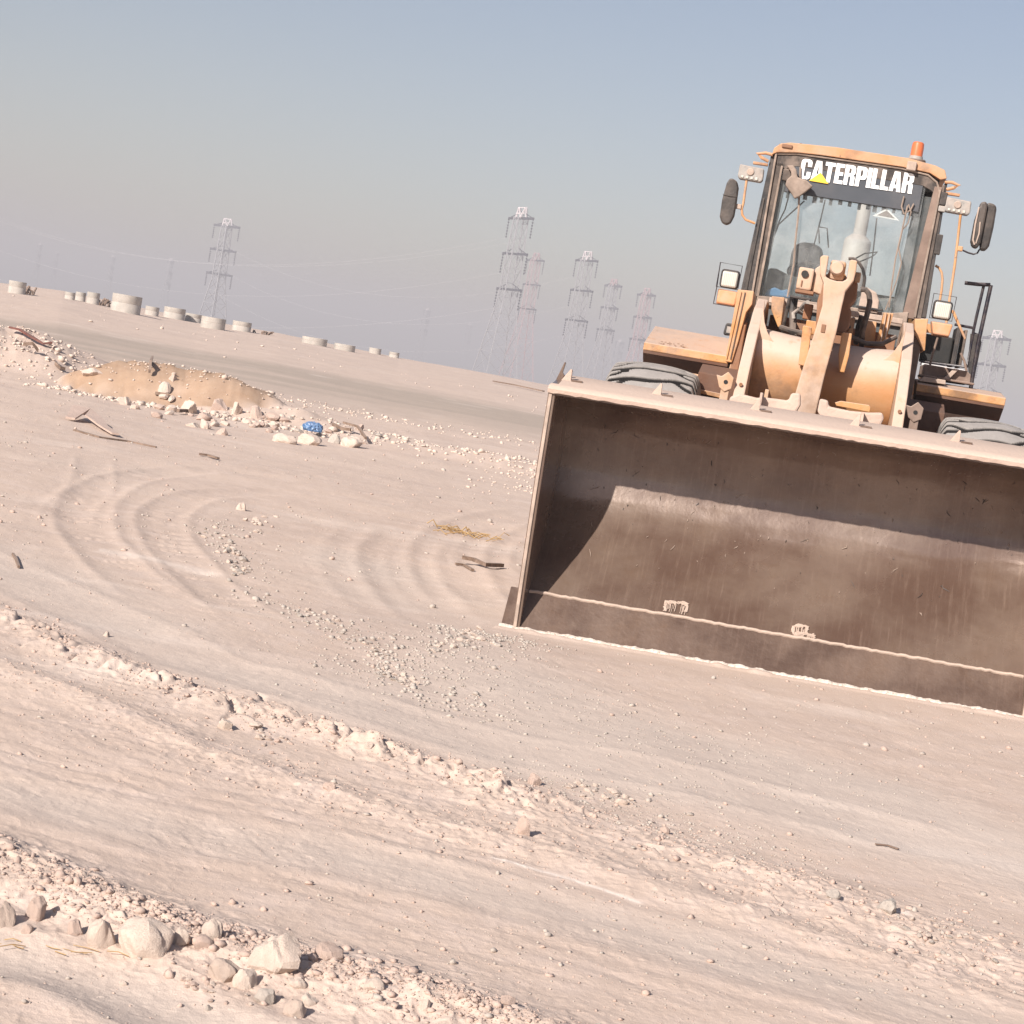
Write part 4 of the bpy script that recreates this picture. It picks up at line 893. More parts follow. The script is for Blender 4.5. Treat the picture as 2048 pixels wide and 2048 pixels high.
# left mirror
ml = P('mirror', MB().prism([(-.872, 2.958), (-.838, 2.940), (-.822, 2.90), (-.818, 2.80), (-.818, 2.70), (-.835, 2.645), (-.865, 2.628), (-.900, 2.642), (-.918, 2.68), (-.922, 2.80), (-.910, 2.92), (-.895, 2.955)], 'y', CY - .05, CY + .02), 'mirror', None, .022)
P('mirror_seam', MB().tube([(-.922, CY - .052, 2.834), (-.87, CY - .054, 2.830), (-.818, CY - .052, 2.834)], .003, 6), 'black', ml, 0, True)
P('mirror_arm', MB().tube([(-.778, CY, 2.97), (-.775, CY, 2.88), (-.772, CY, 2.80), (-.776, CY, 2.76), (-.765, CY, 2.72), (-.735, CY, 2.69), (-.665, CY, 2.675)], .009, 8), 'yellow', ml, 0, True)
P('mirror_joint', MB().box(-.825, -.78, CY - .02, CY + .01, 2.755, 2.79), 'frame_pale', ml, .006)
# right mirror
mr = P('mirror', MB().prism([(.895, 3.066), (.945, 3.062), (.965, 3.04), (.968, 2.90), (.962, 2.77), (.945, 2.735), (.905, 2.732), (.892, 2.80)], 'y', CY - .03, CY + .05), 'mirror', None, .016)
P('mirror_rim', MB().prism([(.850, 3.058), (.885, 3.068), (.900, 3.04), (.900, 2.78), (.880, 2.735), (.845, 2.742), (.828, 2.78), (.828, 2.93)], 'y', CY - .06, CY + .01), 'mirror', mr, .014)
P('rim_ridge', MB().tube([(.842, CY - .066, 3.02), (.838, CY - .066, 2.90), (.842, CY - .066, 2.79), (.858, CY - .066, 2.76)], .006, 6), 'frame_pale', mr, 0, True)
P('rim_ridge', MB().tube([(.868, CY - .066, 2.92), (.875, CY - .066, 2.84), (.866, CY - .066, 2.77)], .005, 6), 'frame_pale', mr, 0, True)
P('mirror_arm', MB().tube([(.79, CY, 2.715), (.83, CY, 2.704), (.868, CY, 2.70), (.892, CY, 2.712), (.902, CY, 2.74)], .006, 8), 'rail', mr, 0, True)
P('mirror_pole', MB().tube([(.730, CY, 2.965), (.742, CY, 2.80), (.755, CY, 2.60), (.762, CY, 2.38), (.770, CY, 2.20)], .0095, 8), 'yellow', mr, 0, True)
P('pole_clamp', MB().box(.752, .788, CY - .02, CY + .02, 2.705, 2.74), 'yellow', mr, .006)
P('grab_handle', MB().tube([(.628, 3.7, 2.590), (.655, 3.7, 2.578), (.680, 3.7, 2.548), (.695, 3.7, 2.50), (.702, 3.7, 2.42), (.704, 3.7, 2.28)], .009, 8), 'yellow', None, 0, True)
P('side_mirror_small', MB().prism([(-.80, 1.905), (-.792, 1.97), (-.785, 1.985), (-.72, 1.985), (-.72, 1.895), (-.79, 1.89)], 'y', 4.5, 4.55), 'black', None, .012)
P('mirror_face', MB().box(-.778, -.735, 4.495, 4.5, 1.91, 1.96), 'lamp_grey', None, .008)
bc = P('beacon', MB().lathe([(.062, 0), (.062, .022), (.07, .024), (.07, .034), (.05, .036), (.048, .055)], (.364, 3.85, 3.285), 'z', 24), 'lamp_grey', None, 0, True)
P('beacon_lens', MB().lathe([(.043, .05), (.043, .12), (.040, .148), (.032, .156), (.0, .158)], (.364, 3.85, 3.285), 'z', 24), 'beacon', bc, 0, True)
P('beacon_base', MB().lathe([(.072, .018), (.074, .024), (.072, .032)], (.364, 3.85, 3.283), 'z', 24), 'frame_tan', bc, 0, True)

# ============================================================ STONES
def stone_mesh(name, seed, sub=2, facets=10, cut=.78, squash=.72, lump=.10, smooth=True):
    if facets <= 6: facets, hi_ = facets + 9, cut + .16
    else: hi_ = 1.02
    rg = np.random.default_rng(seed)
    bm = bmesh.new(); bmesh.ops.create_icosphere(bm, subdivisions=sub, radius=1.0)
    v = np.array([q.co[:] for q in bm.verts]); n = rg.normal(size=(facets, 3)); n /= np.linalg.norm(n, axis=1)[:, None]
    d = rg.uniform(cut, hi_, facets); dots = v @ n.T
    r_ = np.min(np.where(dots > .05, d / np.maximum(dots, .05), 9), axis=1); r_ = np.minimum(r_, 1.12)
    r_ = r_ * (1 + lump * fbm(v[:, 0] * 1.7 + v[:, 2] + 9, v[:, 1] * 1.7 - v[:, 2] * .8 + seed, 1.1, 4, seed))
    v = v * r_[:, None]; sc = np.array([1.0, rg.uniform(.75, 1.0), squash * rg.uniform(.85, 1.12)]); v = v * sc
    for q, c in zip(bm.verts, v): q.co = c
    me = bpy.data.meshes.new(name); bm.to_mesh(me); bm.free()
    mx = np.abs(v).max(0); me.transform(Matrix.Diagonal((1 / mx[0], 1 / mx[1], 1 / mx[2], 1)))
    if smooth:
        me.polygons.foreach_set('use_smooth', [True] * len(me.polygons)); me.set_sharp_from_angle(angle=R(24))
    return me

def key_rock(px, py, w, h, label, mat='rock', seed=1, facets=9, cut=.8, name='stone', cat='stone', sink=.36, lump=.10, tilt=None):
    X, Y, Z = pix1(px, py + h * .38)
    D = Y; sx = w * 1.06 * D / FPX / 2; sz = h * 1.22 * D / FPX / 2
    me = stone_mesh(name, seed, 4, facets, cut - .16, .8, lump * 1.9); me.materials.append(M[mat])
    o = bpy.data.objects.new(name, me); COL.objects.link(o)
    o.scale = (sx, sx * .85, sz * 1.12); o.rotation_euler = (0, 0, 0) if tilt is None else tilt
    o.location = (X, Y + sx * .45, Z + sz * (1 - 2 * sink) * .9)
    tag(o, label, cat); return o

KR = [
 (279, 1877, 112, 84, 'largest pale rounded boulder in the front row of stones', 'rock', 3, 7, .86),
 (196, 1870, 58, 70, 'upright pale boulder touching the left side of the largest boulder', 'rock', 4, 6, .85),
 (543, 1906, 104, 96, 'big angular pointed block at the right end of the front boulders', 'rock', 9, 6, .62),
 (355, 1876, 44, 40, 'small faceted stone just right of the largest boulder', 'rock', 15, 8, .72),
 (422, 1859, 42, 46, 'pale rounded cobble behind the small faceted stone', 'rock', 16, 9, .9),
 (444, 1942, 64, 46, 'brownish cracked stone left of the angular block', 'rock_brown', 17, 9, .75),
 (487, 1955, 50, 52, 'pale rounded stone at the foot of the angular block', 'rock', 18, 8, .85),
 (656, 1908, 58, 38, 'lone oval stone lying right of the angular block', 'clod', 19, 9, .88),
 (529, 1995, 46, 34, 'grey brown stone below the angular block', 'rock_grey', 20, 8, .75),
 (589, 2019, 50, 40, 'smooth grey brown cobble with long shadow at the bottom edge', 'rock_brown', 21, 12, .93),
 (592, 1966, 42, 22, 'flat half buried pale stone right of the angular block', 'rock', 22, 9, .88),
 (747, 1972, 44, 30, 'flat white stone lying alone right of the foreground rubble', 'rock', 23, 9, .86),
 (2, 1832, 50, 56, 'dark brownish rock cut by the left edge of the photo', 'rock_brown', 24, 8, .7),
 (69, 1820, 46, 56, 'half buried pale rock next to the dark rock', 'clod', 25, 8, .8),
 (148, 1856, 34, 34, 'small sandy rock left of the upright boulder', 'clod', 26, 8, .8),
 (402, 1887, 44, 30, 'sand coated stone under the pale rounded cobble', 'clod', 27, 8, .8),
 (51, 1859, 26, 22, 'small sandy stone below the half buried rock', 'clod', 28, 8, .8),
 (616, 2001, 36, 28, 'pale stone leaning behind the smooth cobble', 'rock', 29, 7, .75),
 (246, 1968, 17, 15, 'single little stone in the smooth wheel track', 'rock', 30, 8, .8),
 (415, 2016, 20, 16, 'little pointed stone in the lower wheel track', 'rock_grey', 31, 6, .65),
 (848, 2014, 28, 26, 'stone at the bottom edge right of the flat white stone', 'rock', 32, 8, .75),
 (927, 1993, 24, 14, 'small triangular stone near the bottom centre', 'clod', 33, 6, .65),
 (1014, 2000, 32, 26, 'rounded sandy stone at the bottom centre', 'clod', 34, 9, .85),
 (1777, 1811, 52, 42, 'spiky crumbly clod with a long shadow at lower right', 'rock_grey', 35, 6, .55),
 (1665, 1789, 34, 20, 'grey clod left of the spiky clod', 'rock_grey', 36, 7, .6),
 (1069, 1562, 30, 26, 'upright clod casting a forked shadow below the bucket', 'clod', 37, 6, .6),
 (1046, 1652, 34, 44, 'tall sandy clod beside a dark forked shadow', 'clod', 38, 7, .7),
 (1329, 1660, 22, 14, 'small clod in the pebble band', 'clod', 39, 7, .7),
 (448, 1449, 30, 26, 'pale block on the long clod ridge', 'rock', 40, 6, .65),
 (509, 1452, 30, 13, 'flat pale flake beside the pale block', 'rock', 41, 7, .7),
 (737, 1494, 20, 14, 'small pale stone on the middle of the clod ridge', 'rock', 42, 7, .7),
 (657, 1574, 26, 20, 'sandy lump in the rut below the clod ridge', 'clod', 43, 7, .7),
 (481, 1013, 20, 20, 'round stone standing alone behind the gravel patch', 'rock', 44, 10, .9),
 (212, 1268, 13, 13, 'single small stone on the smooth grey track', 'rock', 45, 8, .8),
 (327, 777, 26, 30, 'pale stone embedded in the orange soil mound', 'rock', 46, 7, .75),
 (370, 813, 44, 32, 'pale triangular block in front of the soil mound', 'rock', 47, 5, .6),
 (249, 802, 30, 20, 'pale block at the left foot of the soil mound', 'rock', 48, 6, .65),
 (268, 812, 20, 16, 'smaller block right of the left foot block', 'rock', 49, 6, .65),
 (435, 811, 38, 28, 'buried grey block right of the triangular block', 'clod', 50, 7, .75),
 (469, 817, 26, 32, 'pale block with a dark hollow beside it', 'rock', 51, 6, .65),
 (508, 826, 40, 36, 'large sandy block near the middle of the rubble', 'clod', 52, 6, .7),
 (409, 849, 24, 22, 'pale cube like stone in the front of the rubble', 'rock', 53, 5, .6),
 (384, 848, 28, 15, 'low pale stone at the front of the rubble', 'rock', 54, 7, .7),
 (445, 860, 28, 26, 'upright sandy stone beside a brown shadow', 'clod', 55, 6, .65),
 (185, 742, 46, 20, 'pale slab at the top left of the soil mound', 'rock', 56, 6, .65),
 (566, 876, 52, 24, 'long pale slab left of the blue bag', 'rock', 57, 8, .85),
 (616, 879, 48, 26, 'pale slab directly under the blue bag', 'rock', 58, 8, .85),
 (702, 884, 44, 28, 'rounded pale stone at the right end of the rubble', 'rock', 59, 7, .8),
 (667, 877, 24, 24, 'small stone between the slab and the rounded end stone', 'rock_grey', 60, 7, .7),
 (345, 757, 18, 16, 'brown lump near the crest of the soil mound', 'rock_brown', 61, 7, .7),
]
for k in KR: key_rock(k[0], k[1], k[2], k[3], k[4], k[5], k[6], k[7], k[8])

# countable smaller stones: real objects sharing eight meshes
SM = [stone_mesh('stone', 100 + k, 2, 6 if k % 2 else 10, .58 if k % 2 else .66, .75, .16) for k in range(8)]
MATS = ['rock', 'rock_grey', 'clod']
SMM = {}
for mt in MATS:
    for k, me in enumerate(SM):
        c = me.copy(); c.materials.append(M[mt]); SMM[mt, k] = c
rnd = random.Random(5)
def place_stone(px, py, size, mats, label, group, flat=.7, name='stone'):
    X, Y = pix([px], [py]); x, y = float(X[0]), float(Y[0]); z = gz(x, y)
    r_ = size * y / FPX / 2
    o = bpy.data.objects.new(name, SMM[rnd.choice(mats), rnd.randrange(8)]); COL.objects.link(o)
    o.scale = (r_ * rnd.uniform(.9, 1.25), r_ * rnd.uniform(.8, 1.1), r_ * flat * rnd.uniform(.7, 1.15))
    o.rotation_euler = (rnd.uniform(-.3, .3), rnd.uniform(-.3, .3), rnd.uniform(0, 6.28)); o.location = (x, y, z + r_ * flat * .35)
    tag(o, label, 'stone', group); return o
def along(pl, t_):
    k = min(int(t_ * (len(pl) - 1)), len(pl) - 2); f = t_ * (len(pl) - 1) - k
    return pl[k][0] + (pl[k + 1][0] - pl[k][0]) * f, pl[k][1] + (pl[k + 1][1] - pl[k][1]) * f
def cluster(n, pl, spread, size, mats, label, group):
    for _ in range(n):
        x, y = along(pl, rnd.random()); place_stone(x + rnd.gauss(0, spread[0]), y + rnd.gauss(0, spread[1]), rnd.uniform(*size) * (1.35 if rnd.random() < .12 else 1), mats, label, group)
cluster(38, [(415, 1062), (445, 1085), (470, 1120), (480, 1150)], (11, 9), (9, 16), ['rock', 'rock_grey'], 'small pale stone in the gravel heap below the lone round stone', 'gravel heap behind the tracks')
cluster(14, [(500, 1045), (530, 1052)], (10, 6), (9, 14), ['rock'], 'small pale stone in the tight pile right of the gravel heap', 'tight stone pile')
cluster(28, [(590, 1225), (640, 1235), (740, 1290), (800, 1345)], (13, 7), (8, 15), ['rock', 'rock_grey'], 'small stone in the middle stretch of the gravel trail', 'middle gravel trail')
cluster(34, [(860, 1310), (900, 1285), (950, 1270), (990, 1285)], (14, 8), (9, 16), ['rock_grey', 'rock'], 'grey stone in the gravel left of the bucket corner', 'gravel by the bucket corner')
cluster(22, [(760, 1345), (800, 1360), (830, 1375)], (16, 9), (9, 17), ['rock', 'rock_grey'], 'stone at the lower end of the gravel trail', 'lower gravel trail')
cluster(22, [(1140, 1575), (1200, 1590), (1270, 1600)], (14, 7), (9, 20), ['rock'], 'fragment of the crumbled pale heap below the bucket', 'crumbled pale heap')
cluster(20, [(380, 1968), (420, 1985), (460, 1990)], (26, 12), (9, 16), ['rock', 'clod'], 'little stone in the loose pile before the brownish cracked stone', 'loose pile of little stones')
cluster(20, [(1840, 1850), (1900, 1900), (2030, 1930)], (26, 14), (9, 18), ['rock', 'rock_grey'], 'small pale stone at the lower right below the spiky clod', 'stones at the lower right')
cluster(18, [(500, 1465), (530, 1480), (560, 1490)], (16, 7), (9, 15), ['rock', 'clod'], 'small stone beside the pale block on the clod ridge', 'stones on the clod ridge')

cluster(26, [(300, 815), (380, 835), (460, 850), (540, 850)], (18, 9), (12, 26), ['rock', 'clod'], 'angular block in the rubble below the orange soil mound', 'rubble below the soil mound')
cluster(24, [(500, 835), (580, 850), (650, 860), (720, 875)], (20, 9), (11, 24), ['rock', 'clod', 'rock_grey'], 'angular block in the rubble around the blue bag', 'rubble around the blue bag')
# ---- everything smaller: one mesh each
ICO = None
def ico():
    bm = bmesh.new(); bmesh.ops.create_icosphere(bm, subdivisions=1, radius=1.0)
    v = np.array([q.co[:] for q in bm.verts]); f = np.array([[q.index for q in p_.verts] for p_ in bm.faces]); bm.free(); return v, f
IV, IF = ico()
def scatter(name, X, Y, r_, mat, label, flat=.7, sink=.25):
    n = len(X); Z = terrain(X, Y); rg = RNG
    V = np.repeat(IV[None], n, 0) * rg.uniform(.5, 1.25, (n, len(IV), 1))
    V[:, :, 2] *= flat * rg.uniform(.6, 1.2, (n, 1)); V[:, :, 1] *= rg.uniform(.65, 1.05, (n, 1))
    a = rg.uniform(0, 6.28, n); ca, sa = np.cos(a)[:, None], np.sin(a)[:, None]
    x, y = V[:, :, 0] * ca - V[:, :, 1] * sa, V[:, :, 0] * sa + V[:, :, 1] * ca
    V = np.stack([x, y, V[:, :, 2]], -1) * r_[:, None, None] + np.stack([X, Y, Z + r_ * flat * (1 - 2 * sink) * .6], -1)[:, None, :]
    F = (IF[None] + (np.arange(n) * len(IV))[:, None, None]).reshape(-1, 3)
    me = bpy.data.meshes.new(name); me.vertices.add(n * len(IV)); me.vertices.foreach_set('co', V.ravel())
    me.loops.add(F.size); me.loops.foreach_set('vertex_index', F.ravel()); me.polygons.add(len(F)); me.polygons.foreach_set('loop_start', np.arange(len(F)) * 3)
    me.update(calc_edges=True)
    o = link(name, me, M[mat]); tag(o, label, None, None, 'stuff'); return o
# icosphere of one subdivision has 42 vertices: use the raw icosahedron instead
bm = bmesh.new(); bmesh.ops.create_icosphere(bm, subdivisions=1, radius=1.0)
if len(bm.verts) > 12:
    bm.free(); g_ = (1 + 5 ** .5) / 2
    IV = np.array([(-1, g_, 0), (1, g_, 0), (-1, -g_, 0), (1, -g_, 0), (0, -1, g_), (0, 1, g_), (0, -1, -g_), (0, 1, -g_), (g_, 0, -1), (g_, 0, 1), (-g_, 0, -1), (-g_, 0, 1)]) / math.hypot(1, g_)
    IF = np.array([(0, 11, 5), (0, 5, 1), (0, 1, 7), (0, 7, 10), (0, 10, 11), (1, 5, 9), (5, 11, 4), (11, 10, 2), (10, 7, 6), (7, 1, 8), (3, 9, 4), (3, 4, 2), (3, 2, 6), (3, 6, 8), (3, 8, 9), (4, 9, 5), (2, 4, 11), (6, 2, 10), (8, 6, 7), (9, 8, 1)])
else: bm.free()
def pline_pts(n, pl, spread):
    t_ = RNG.uniform(0, 1, n) * (len(pl) - 1); k = np.minimum(t_.astype(int), len(pl) - 2); f = t_ - k; P_ = np.array(pl)
    return P_[k, 0] + (P_[k + 1, 0] - P_[k, 0]) * f + RNG.normal(0, spread, n), P_[k, 1] + (P_[k + 1, 1] - P_[k, 1]) * f + RNG.normal(0, spread, n)
def sizes(n, lo, hi, p_=2.4): return lo * (1 - RNG.uniform(0, 1, n) * (1 - (lo / hi) ** p_)) ** (-1 / p_)
# general small pebbles, thinner in the wheel tracks
n = 26000; D_ = np.exp(RNG.uniform(math.log(3.9), math.log(38), n)); A_ = RNG.uniform(-R(17), R(17), n)
X, Y = D_ * np.sin(A_), D_ * np.cos(A_); g1, _, _, _ = masks(X, Y)
keep = (RNG.uniform(0, 1, n) > g1 * .6) & (fbm(X, Y, .8, 3, 201) + .45 * RNG.uniform(-1, 1, n) > -.12)
X, Y, D_ = X[keep], Y[keep], D_[keep]
half = len(X) // 2
scatter('pebbles', X[:half], Y[:half], sizes(half, .0018, .018, 2.1) * (D_[:half] / 6) ** .5, 'clod', 'sand coloured pebbles scattered over the ground')
scatter('pebbles', X[half:], Y[half:], sizes(len(X) - half, .0018, .020, 2.0) * (D_[half:] / 6) ** .5, 'rock_grey', 'grey pebbles scattered over the ground')
# clods on ridges
xs, ys, rs_ = [], [], []
for n, pl, spd, lo, hi in ((3400, FORE, .085, .002, .015), (1500, FORE, .05, .002, .014), (1100, RDG2, .13, .003, .013), (60, RDG2, .10, .010, .022), (60, RDG2B, .16, .010, .020), (110, FORE, .10, .010, .022), (900, RDG2B, .20, .003, .012), (800, RDG3, .22, .003, .010)):
    a_, b_ = pline_pts(n, pl, spd); xs.append(a_); ys.append(b_); rs_.append(sizes(n, lo, hi, 2.2))
X, Y, r_ = map(np.concatenate, (xs, ys, rs_)); k = (Y > 3.4)
scatter('clods', X[k], Y[k], r_[k], 'clod', 'crumbly sand clods lying on the ridges')
xs, ys, rs_ = [], [], []
for n, pl, spd, lo, hi in ((420, GP1, .13, .007, .020), (160, GP1, .40, .005, .014), (520, GP2, .16, .006, .017), (700, [(-.3, 9.2), (.6, 8.2), (1.2, 7.6)], .45, .004, .010), (650, [(.25, 7.0), (.62, 6.55), (1.1, 6.4)], .16, .003, .010), (500, [(.6, 4.9), (1.4, 5.3), (1.7, 5.6)], .35, .003, .010)):
    a_, b_ = pline_pts(n, pl, spd); xs.append(a_); ys.append(b_); rs_.append(sizes(n, lo, hi, 2.4))
X, Y, r_ = map(np.concatenate, (xs, ys, rs_))
scatter('gravel', X, Y, r_, 'rock_grey', 'grey gravel in trails along the wheel tracks')
# far rubble
xs, ys, rs_ = [], [], []
for n, pl, spd, lo, hi in ((650, [(-9.5, 30), (-8.0, 31), (-6.3, 30)], .9, .02, .07), (420, [(-6.6, 27.5), (-4.5, 26.9), (-2.2, 26.6)], .35, .02, .08), (260, [(-6.5, 30.2), (-4, 30), (-2.5, 29.2)], .25, .02, .07), (160, [(-6.4, 28.9), (-3.9, 28.5)], .35, .015, .06), (650, [(-2.6, 28.4), (-1.2, 27.7), (.5, 26.5), (1.3, 26)], .7, .02, .06), (260, [(-.2, 30), (.4, 24), (1.0, 22)], .6, .015, .04), (500, [(-14, 37), (-7, 36), (0, 35)], .8, .02, .06), (70, [(-19, 70), (-8, 66), (2, 60)], 3.5, .03, .10)):
    a_, b_ = pline_pts(n, pl, spd); xs.append(a_); ys.append(b_); rs_.append(sizes(n, lo, hi, 2.6))
X, Y, r_ = map(np.concatenate, (xs, ys, rs_))
scatter('rubble', X, Y, r_, 'rock', 'pale rubble strewn round the soil mound')

# ============================================================ DEBRIS
def ribbon(name, pts_px, w, thick, mat, label, cat, lift=.0, rise=None):
    vs = []; fs = []; n = len(pts_px)
    P3 = [Vector(pix1(*p_)) for p_ in pts_px]
    for k, p_ in enumerate(P3):
        d = (P3[min(k + 1, n - 1)] - P3[max(k - 1, 0)]).normalized(); s_ = Vector((-d.y, d.x, 0)).normalized() * (w[k] if isinstance(w, list) else w) / 2
        z = (rise[k] if rise else 0) + lift
        for q, zz in ((-1, 0), (1, 0), (1, thick), (-1, thick)): vs.append(tuple(p_ + s_ * q + Vector((0, 0, z + zz))))
    for k in range(n - 1):
        for q in range(4): fs.append((k * 4 + q, k * 4 + (q + 1) % 4, k * 4 + 4 + (q + 1) % 4, k * 4 + 4 + q))
    fs += [(3, 2, 1, 0), tuple((n - 1) * 4 + q for q in range(4))]
    o = MB().add(vs, fs).build(name, M[mat]); tag(o, label, cat); return o
ribbon('metal_strip', [(18, 668), (38, 676), (62, 690), (85, 697), (102, 699)], .07, .03, 'rusty', 'rusty red bent metal strip lying on the gravel heap at far left', 'metal strip', .03, [.05, .08, .06, .03, .05])
ribbon('branch', [(45, 703), (62, 708), (74, 712)], .06, .05, 'wood', 'short dark branch below the rusty strip', 'branch', .02, [.05, .10, .02])
ribbon('branch', [(110, 735), (120, 742), (128, 746)], .04, .05, 'wood', 'short dark stick left of the soil mound', 'branch', .02)
ribbon('branch', [(302, 733), (298, 743), (297, 757)], .035, .05, 'wood', 'bent dark root sticking out of the mound crest', 'root', .02, [.14, .08, .03])
ribbon('branch', [(308, 802), (322, 806), (335, 808)], .04, .04, 'wood', 'dark stick across the front of the soil mound', 'branch', .04)
ribbon('branch', [(355, 829), (372, 829), (386, 831)], .04, .04, 'wood', 'dark stick under the triangular block', 'branch', .03)
ribbon('branch', [(665, 858), (682, 866), (700, 868)], .035, .04, 'wood', 'thin dark branch right of the blue bag', 'branch', .04)
ribbon('branch', [(684, 905 - 40), (712, 876), (730, 888)], .03, .03, 'wood', 'twig arching over the rounded end stone', 'twig', .04, [.08, .10, .02])
ribbon('metal_sheet', [(140, 842), (160, 838), (185, 848), (205, 862), (230, 874)], [.10, .26, .18, .10, .08], .02, 'clod', 'crumpled sand coloured sheet lying on the ground before the mound', 'sheet', .02, [.0, .10, .05, .02, .0])
ribbon('metal_sheet', [(150, 862), (200, 876), (255, 884), (312, 896)], [.05, .04, .03, .02], .015, 'wood', 'long thin dark strip trailing from the crumpled sheet', 'strip', .0)
ribbon('branch', [(922, 1127), (945, 1131), (970, 1136), (1003, 1137)], .03, .025, 'wood', 'dark stick on the ground left of the bucket', 'stick', .01, [.02, .02, .0, .0])
ribbon('branch', [(910, 1131), (928, 1134), (945, 1144)], .02, .015, 'wood', 'thin twig crossing beside the dark stick', 'twig', .005)
ribbon('plank', [(985, 766), (1030, 774), (1086, 786)], .15, .05, 'wood', 'long dark plank on the far ground left of the bucket top', 'plank', .05)
ribbon('plank', [(1750, 1692), (1775, 1695), (1796, 1702)], .009, .004, 'wood', 'small brown wood chip below the bucket', 'wood chip', .004)
ribbon('branch', [(398, 912), (415, 915), (436, 921)], .03, .02, 'wood', 'dark stick below the long pale slab', 'stick', .01)
ribbon('branch', [(25, 1112), (31, 1122), (37, 1138)], .012, .012, 'wood', 'small dark stick on the grey track at far left', 'stick', .005)
# blue crumpled bag
X, Y, Z = pix1(622, 872)
bm = bmesh.new(); bmesh.ops.create_icosphere(bm, subdivisions=4, radius=1.0)
for v_ in bm.verts:
    c = v_.co.copy(); k = 1 + .30 * float(fbm(np.array([c.x * 2 + 5]), np.array([c.y * 2 + c.z * 1.6]), 2.2, 4, 77)[0])
    v_.co = Vector((c.x * .125 * k, c.y * .10 * k, max(c.z * .085 * k, -.04)))
me = bpy.data.meshes.new('plastic_bag'); bm.to_mesh(me); bm.free()
o = link('plastic_bag', me, M['bluebag']); o.location = (X, Y + .05, Z + .10); tag(o, 'crumpled blue plastic bag on the pale slab in the rubble', 'plastic bag')
# straw clumps
def straw(px, py, n, spread, label, L=.22, r_=.0035, seed=1, up=.05):
    rg = random.Random(seed); mb = MB()
    x0, y0, z0 = pix1(px, py)
    for _ in range(n):
        x, y = rg.gauss(0, spread[0]), rg.gauss(0, spread[1]); a_ = rg.uniform(-.6, .6) + (PI if rg.random() < .5 else 0); l_ = L * rg.uniform(.4, 1)
        z = gz(x0 + x, y0 + y) - z0
        mb.tube([(x, y, z + .005), (x + math.cos(a_) * l_ * .5, y + math.sin(a_) * l_ * .5, z + .4 * up + rg.uniform(0, up)), (x + math.cos(a_) * l_, y + math.sin(a_) * l_, z + rg.uniform(.005, up))], r_ * rg.uniform(.6, 1.3), 4)
    o = mb.build('straw', M['straw']); o.location = (x0, y0, z0); tag(o, label, 'straw', None, 'stuff'); return o
straw(928, 1070, 34, (.11, .10), 'clump of golden dry straw left of the bucket', .16, .004, 3)
straw(60, 1897, 12, (.10, .008), 'pale straw lying along the foot of the front ridge', .07, .0010, 5, .008)

# ============================================================ CONCRETE RINGS on the skyline
RINGS = [(18, 52, 563, 590), (131, 151, 586, 602), (152, 172, 586, 605), (174, 199, 586, 611), (223, 281, 588, 628), (291, 318, 614, 634), (328, 370, 615, 640), (371, 404, 628, 647), (402, 450, 634, 660), (465, 502, 643, 665), (604, 654, 674, 692), (668, 710, 688, 704), (738, 762, 698, 710), (778, 798, 709, 718)]
RL = ['pale concrete ring standing alone at the far left of the skyline', 'first low ring of the group of three left of the biggest ring', 'middle ring of the group of three left of the biggest ring', 'rightmost ring of the group of three beside the biggest ring',
      'biggest and tallest concrete ring on the skyline', 'small ring just right of the biggest ring', 'wide grey ring second to the right of the biggest ring', 'low white ring right of the wide grey ring', 'wide ring in front of the large lattice tower', 'last ring of the long left row',
      'low wide ring apart from the left row', 'low wide ring next but one from the right end', 'small half buried ring near the right end', 'tiny last ring at the right end of the row']
for (x0, x1, y0, y1), lb in zip(RINGS, RL):
    xm = (x0 + x1) / 2; ux = xm - 1024; v_ = 1024 - (y1 - 3)
    a = ux * cr - v_ * sr; b = ux * sr + v_ * cr - 293
    best = None
    for D in np.linspace(62, 99, 150):
        X = a * D / FPX; zt = float(terrain(np.array([X]), np.array([D]))[0]); bb_ = (zt - CAM_H) * FPX / D
        if best is None or abs(bb_ - b) < best[0]: best = (abs(bb_ - b), X, D, zt)
    _, X, D, zt = best
    rad = (x1 - x0) / cr * D / FPX / 2; hh = max((y1 - y0 - (x1 - x0) * .09) * D / FPX, .25)
    zb = CAM_H + b * D / FPX
    mb = MB().lathe([(rad, -.5), (rad, hh * .48), (rad * .985, hh * .50), (rad * .985, hh * .53), (rad, hh * .55), (rad, hh), (rad * .84, hh), (rad * .84, -.5)], (0, 0, 0), 'z', 40)
    o = mb.build('concrete_ring', M['concrete'], None, .0, True); o.location = (X, D, zb); tag(o, lb, 'concrete ring', 'concrete rings along the skyline')
# dark scrap clumps beside rings
def scrap(px, py, w, h, label, seed):
    rg = random.Random(seed); x0, y0, z0 = pix1(px, py); 
    if y0 > 97: y0 = 90; x0 = (px - 1024) * y0 / FPX
    mb = MB(); sx, sz = w * y0 / FPX / 2, h * y0 / FPX
    for _ in range(9):
        a_ = Vector((rg.uniform(-sx, sx), rg.uniform(-.2, .2), 0)); b_ = a_ + Vector((rg.uniform(-sx, sx) * .8, rg.uniform(-.2, .2), rg.uniform(.2, 1) * sz))
        mb.tube([a_, (a_ + b_) / 2 + Vector((0, 0, rg.uniform(0, .1))), b_], rg.uniform(.02, .06), 5)
    o = mb.build('scrap_pile', M['wood']); o.location = (x0, y0, z0); tag(o, label, 'scrap pile')
scrap(62, 590, 30, 18, 'dark twisted scrap beside the ring at far left', 1)
scrap(207, 612, 22, 16, 'dark leaning scrap between the three rings and the biggest ring', 2)
scrap(520, 668, 34, 8, 'dark low scrap right of the long row of rings', 3)

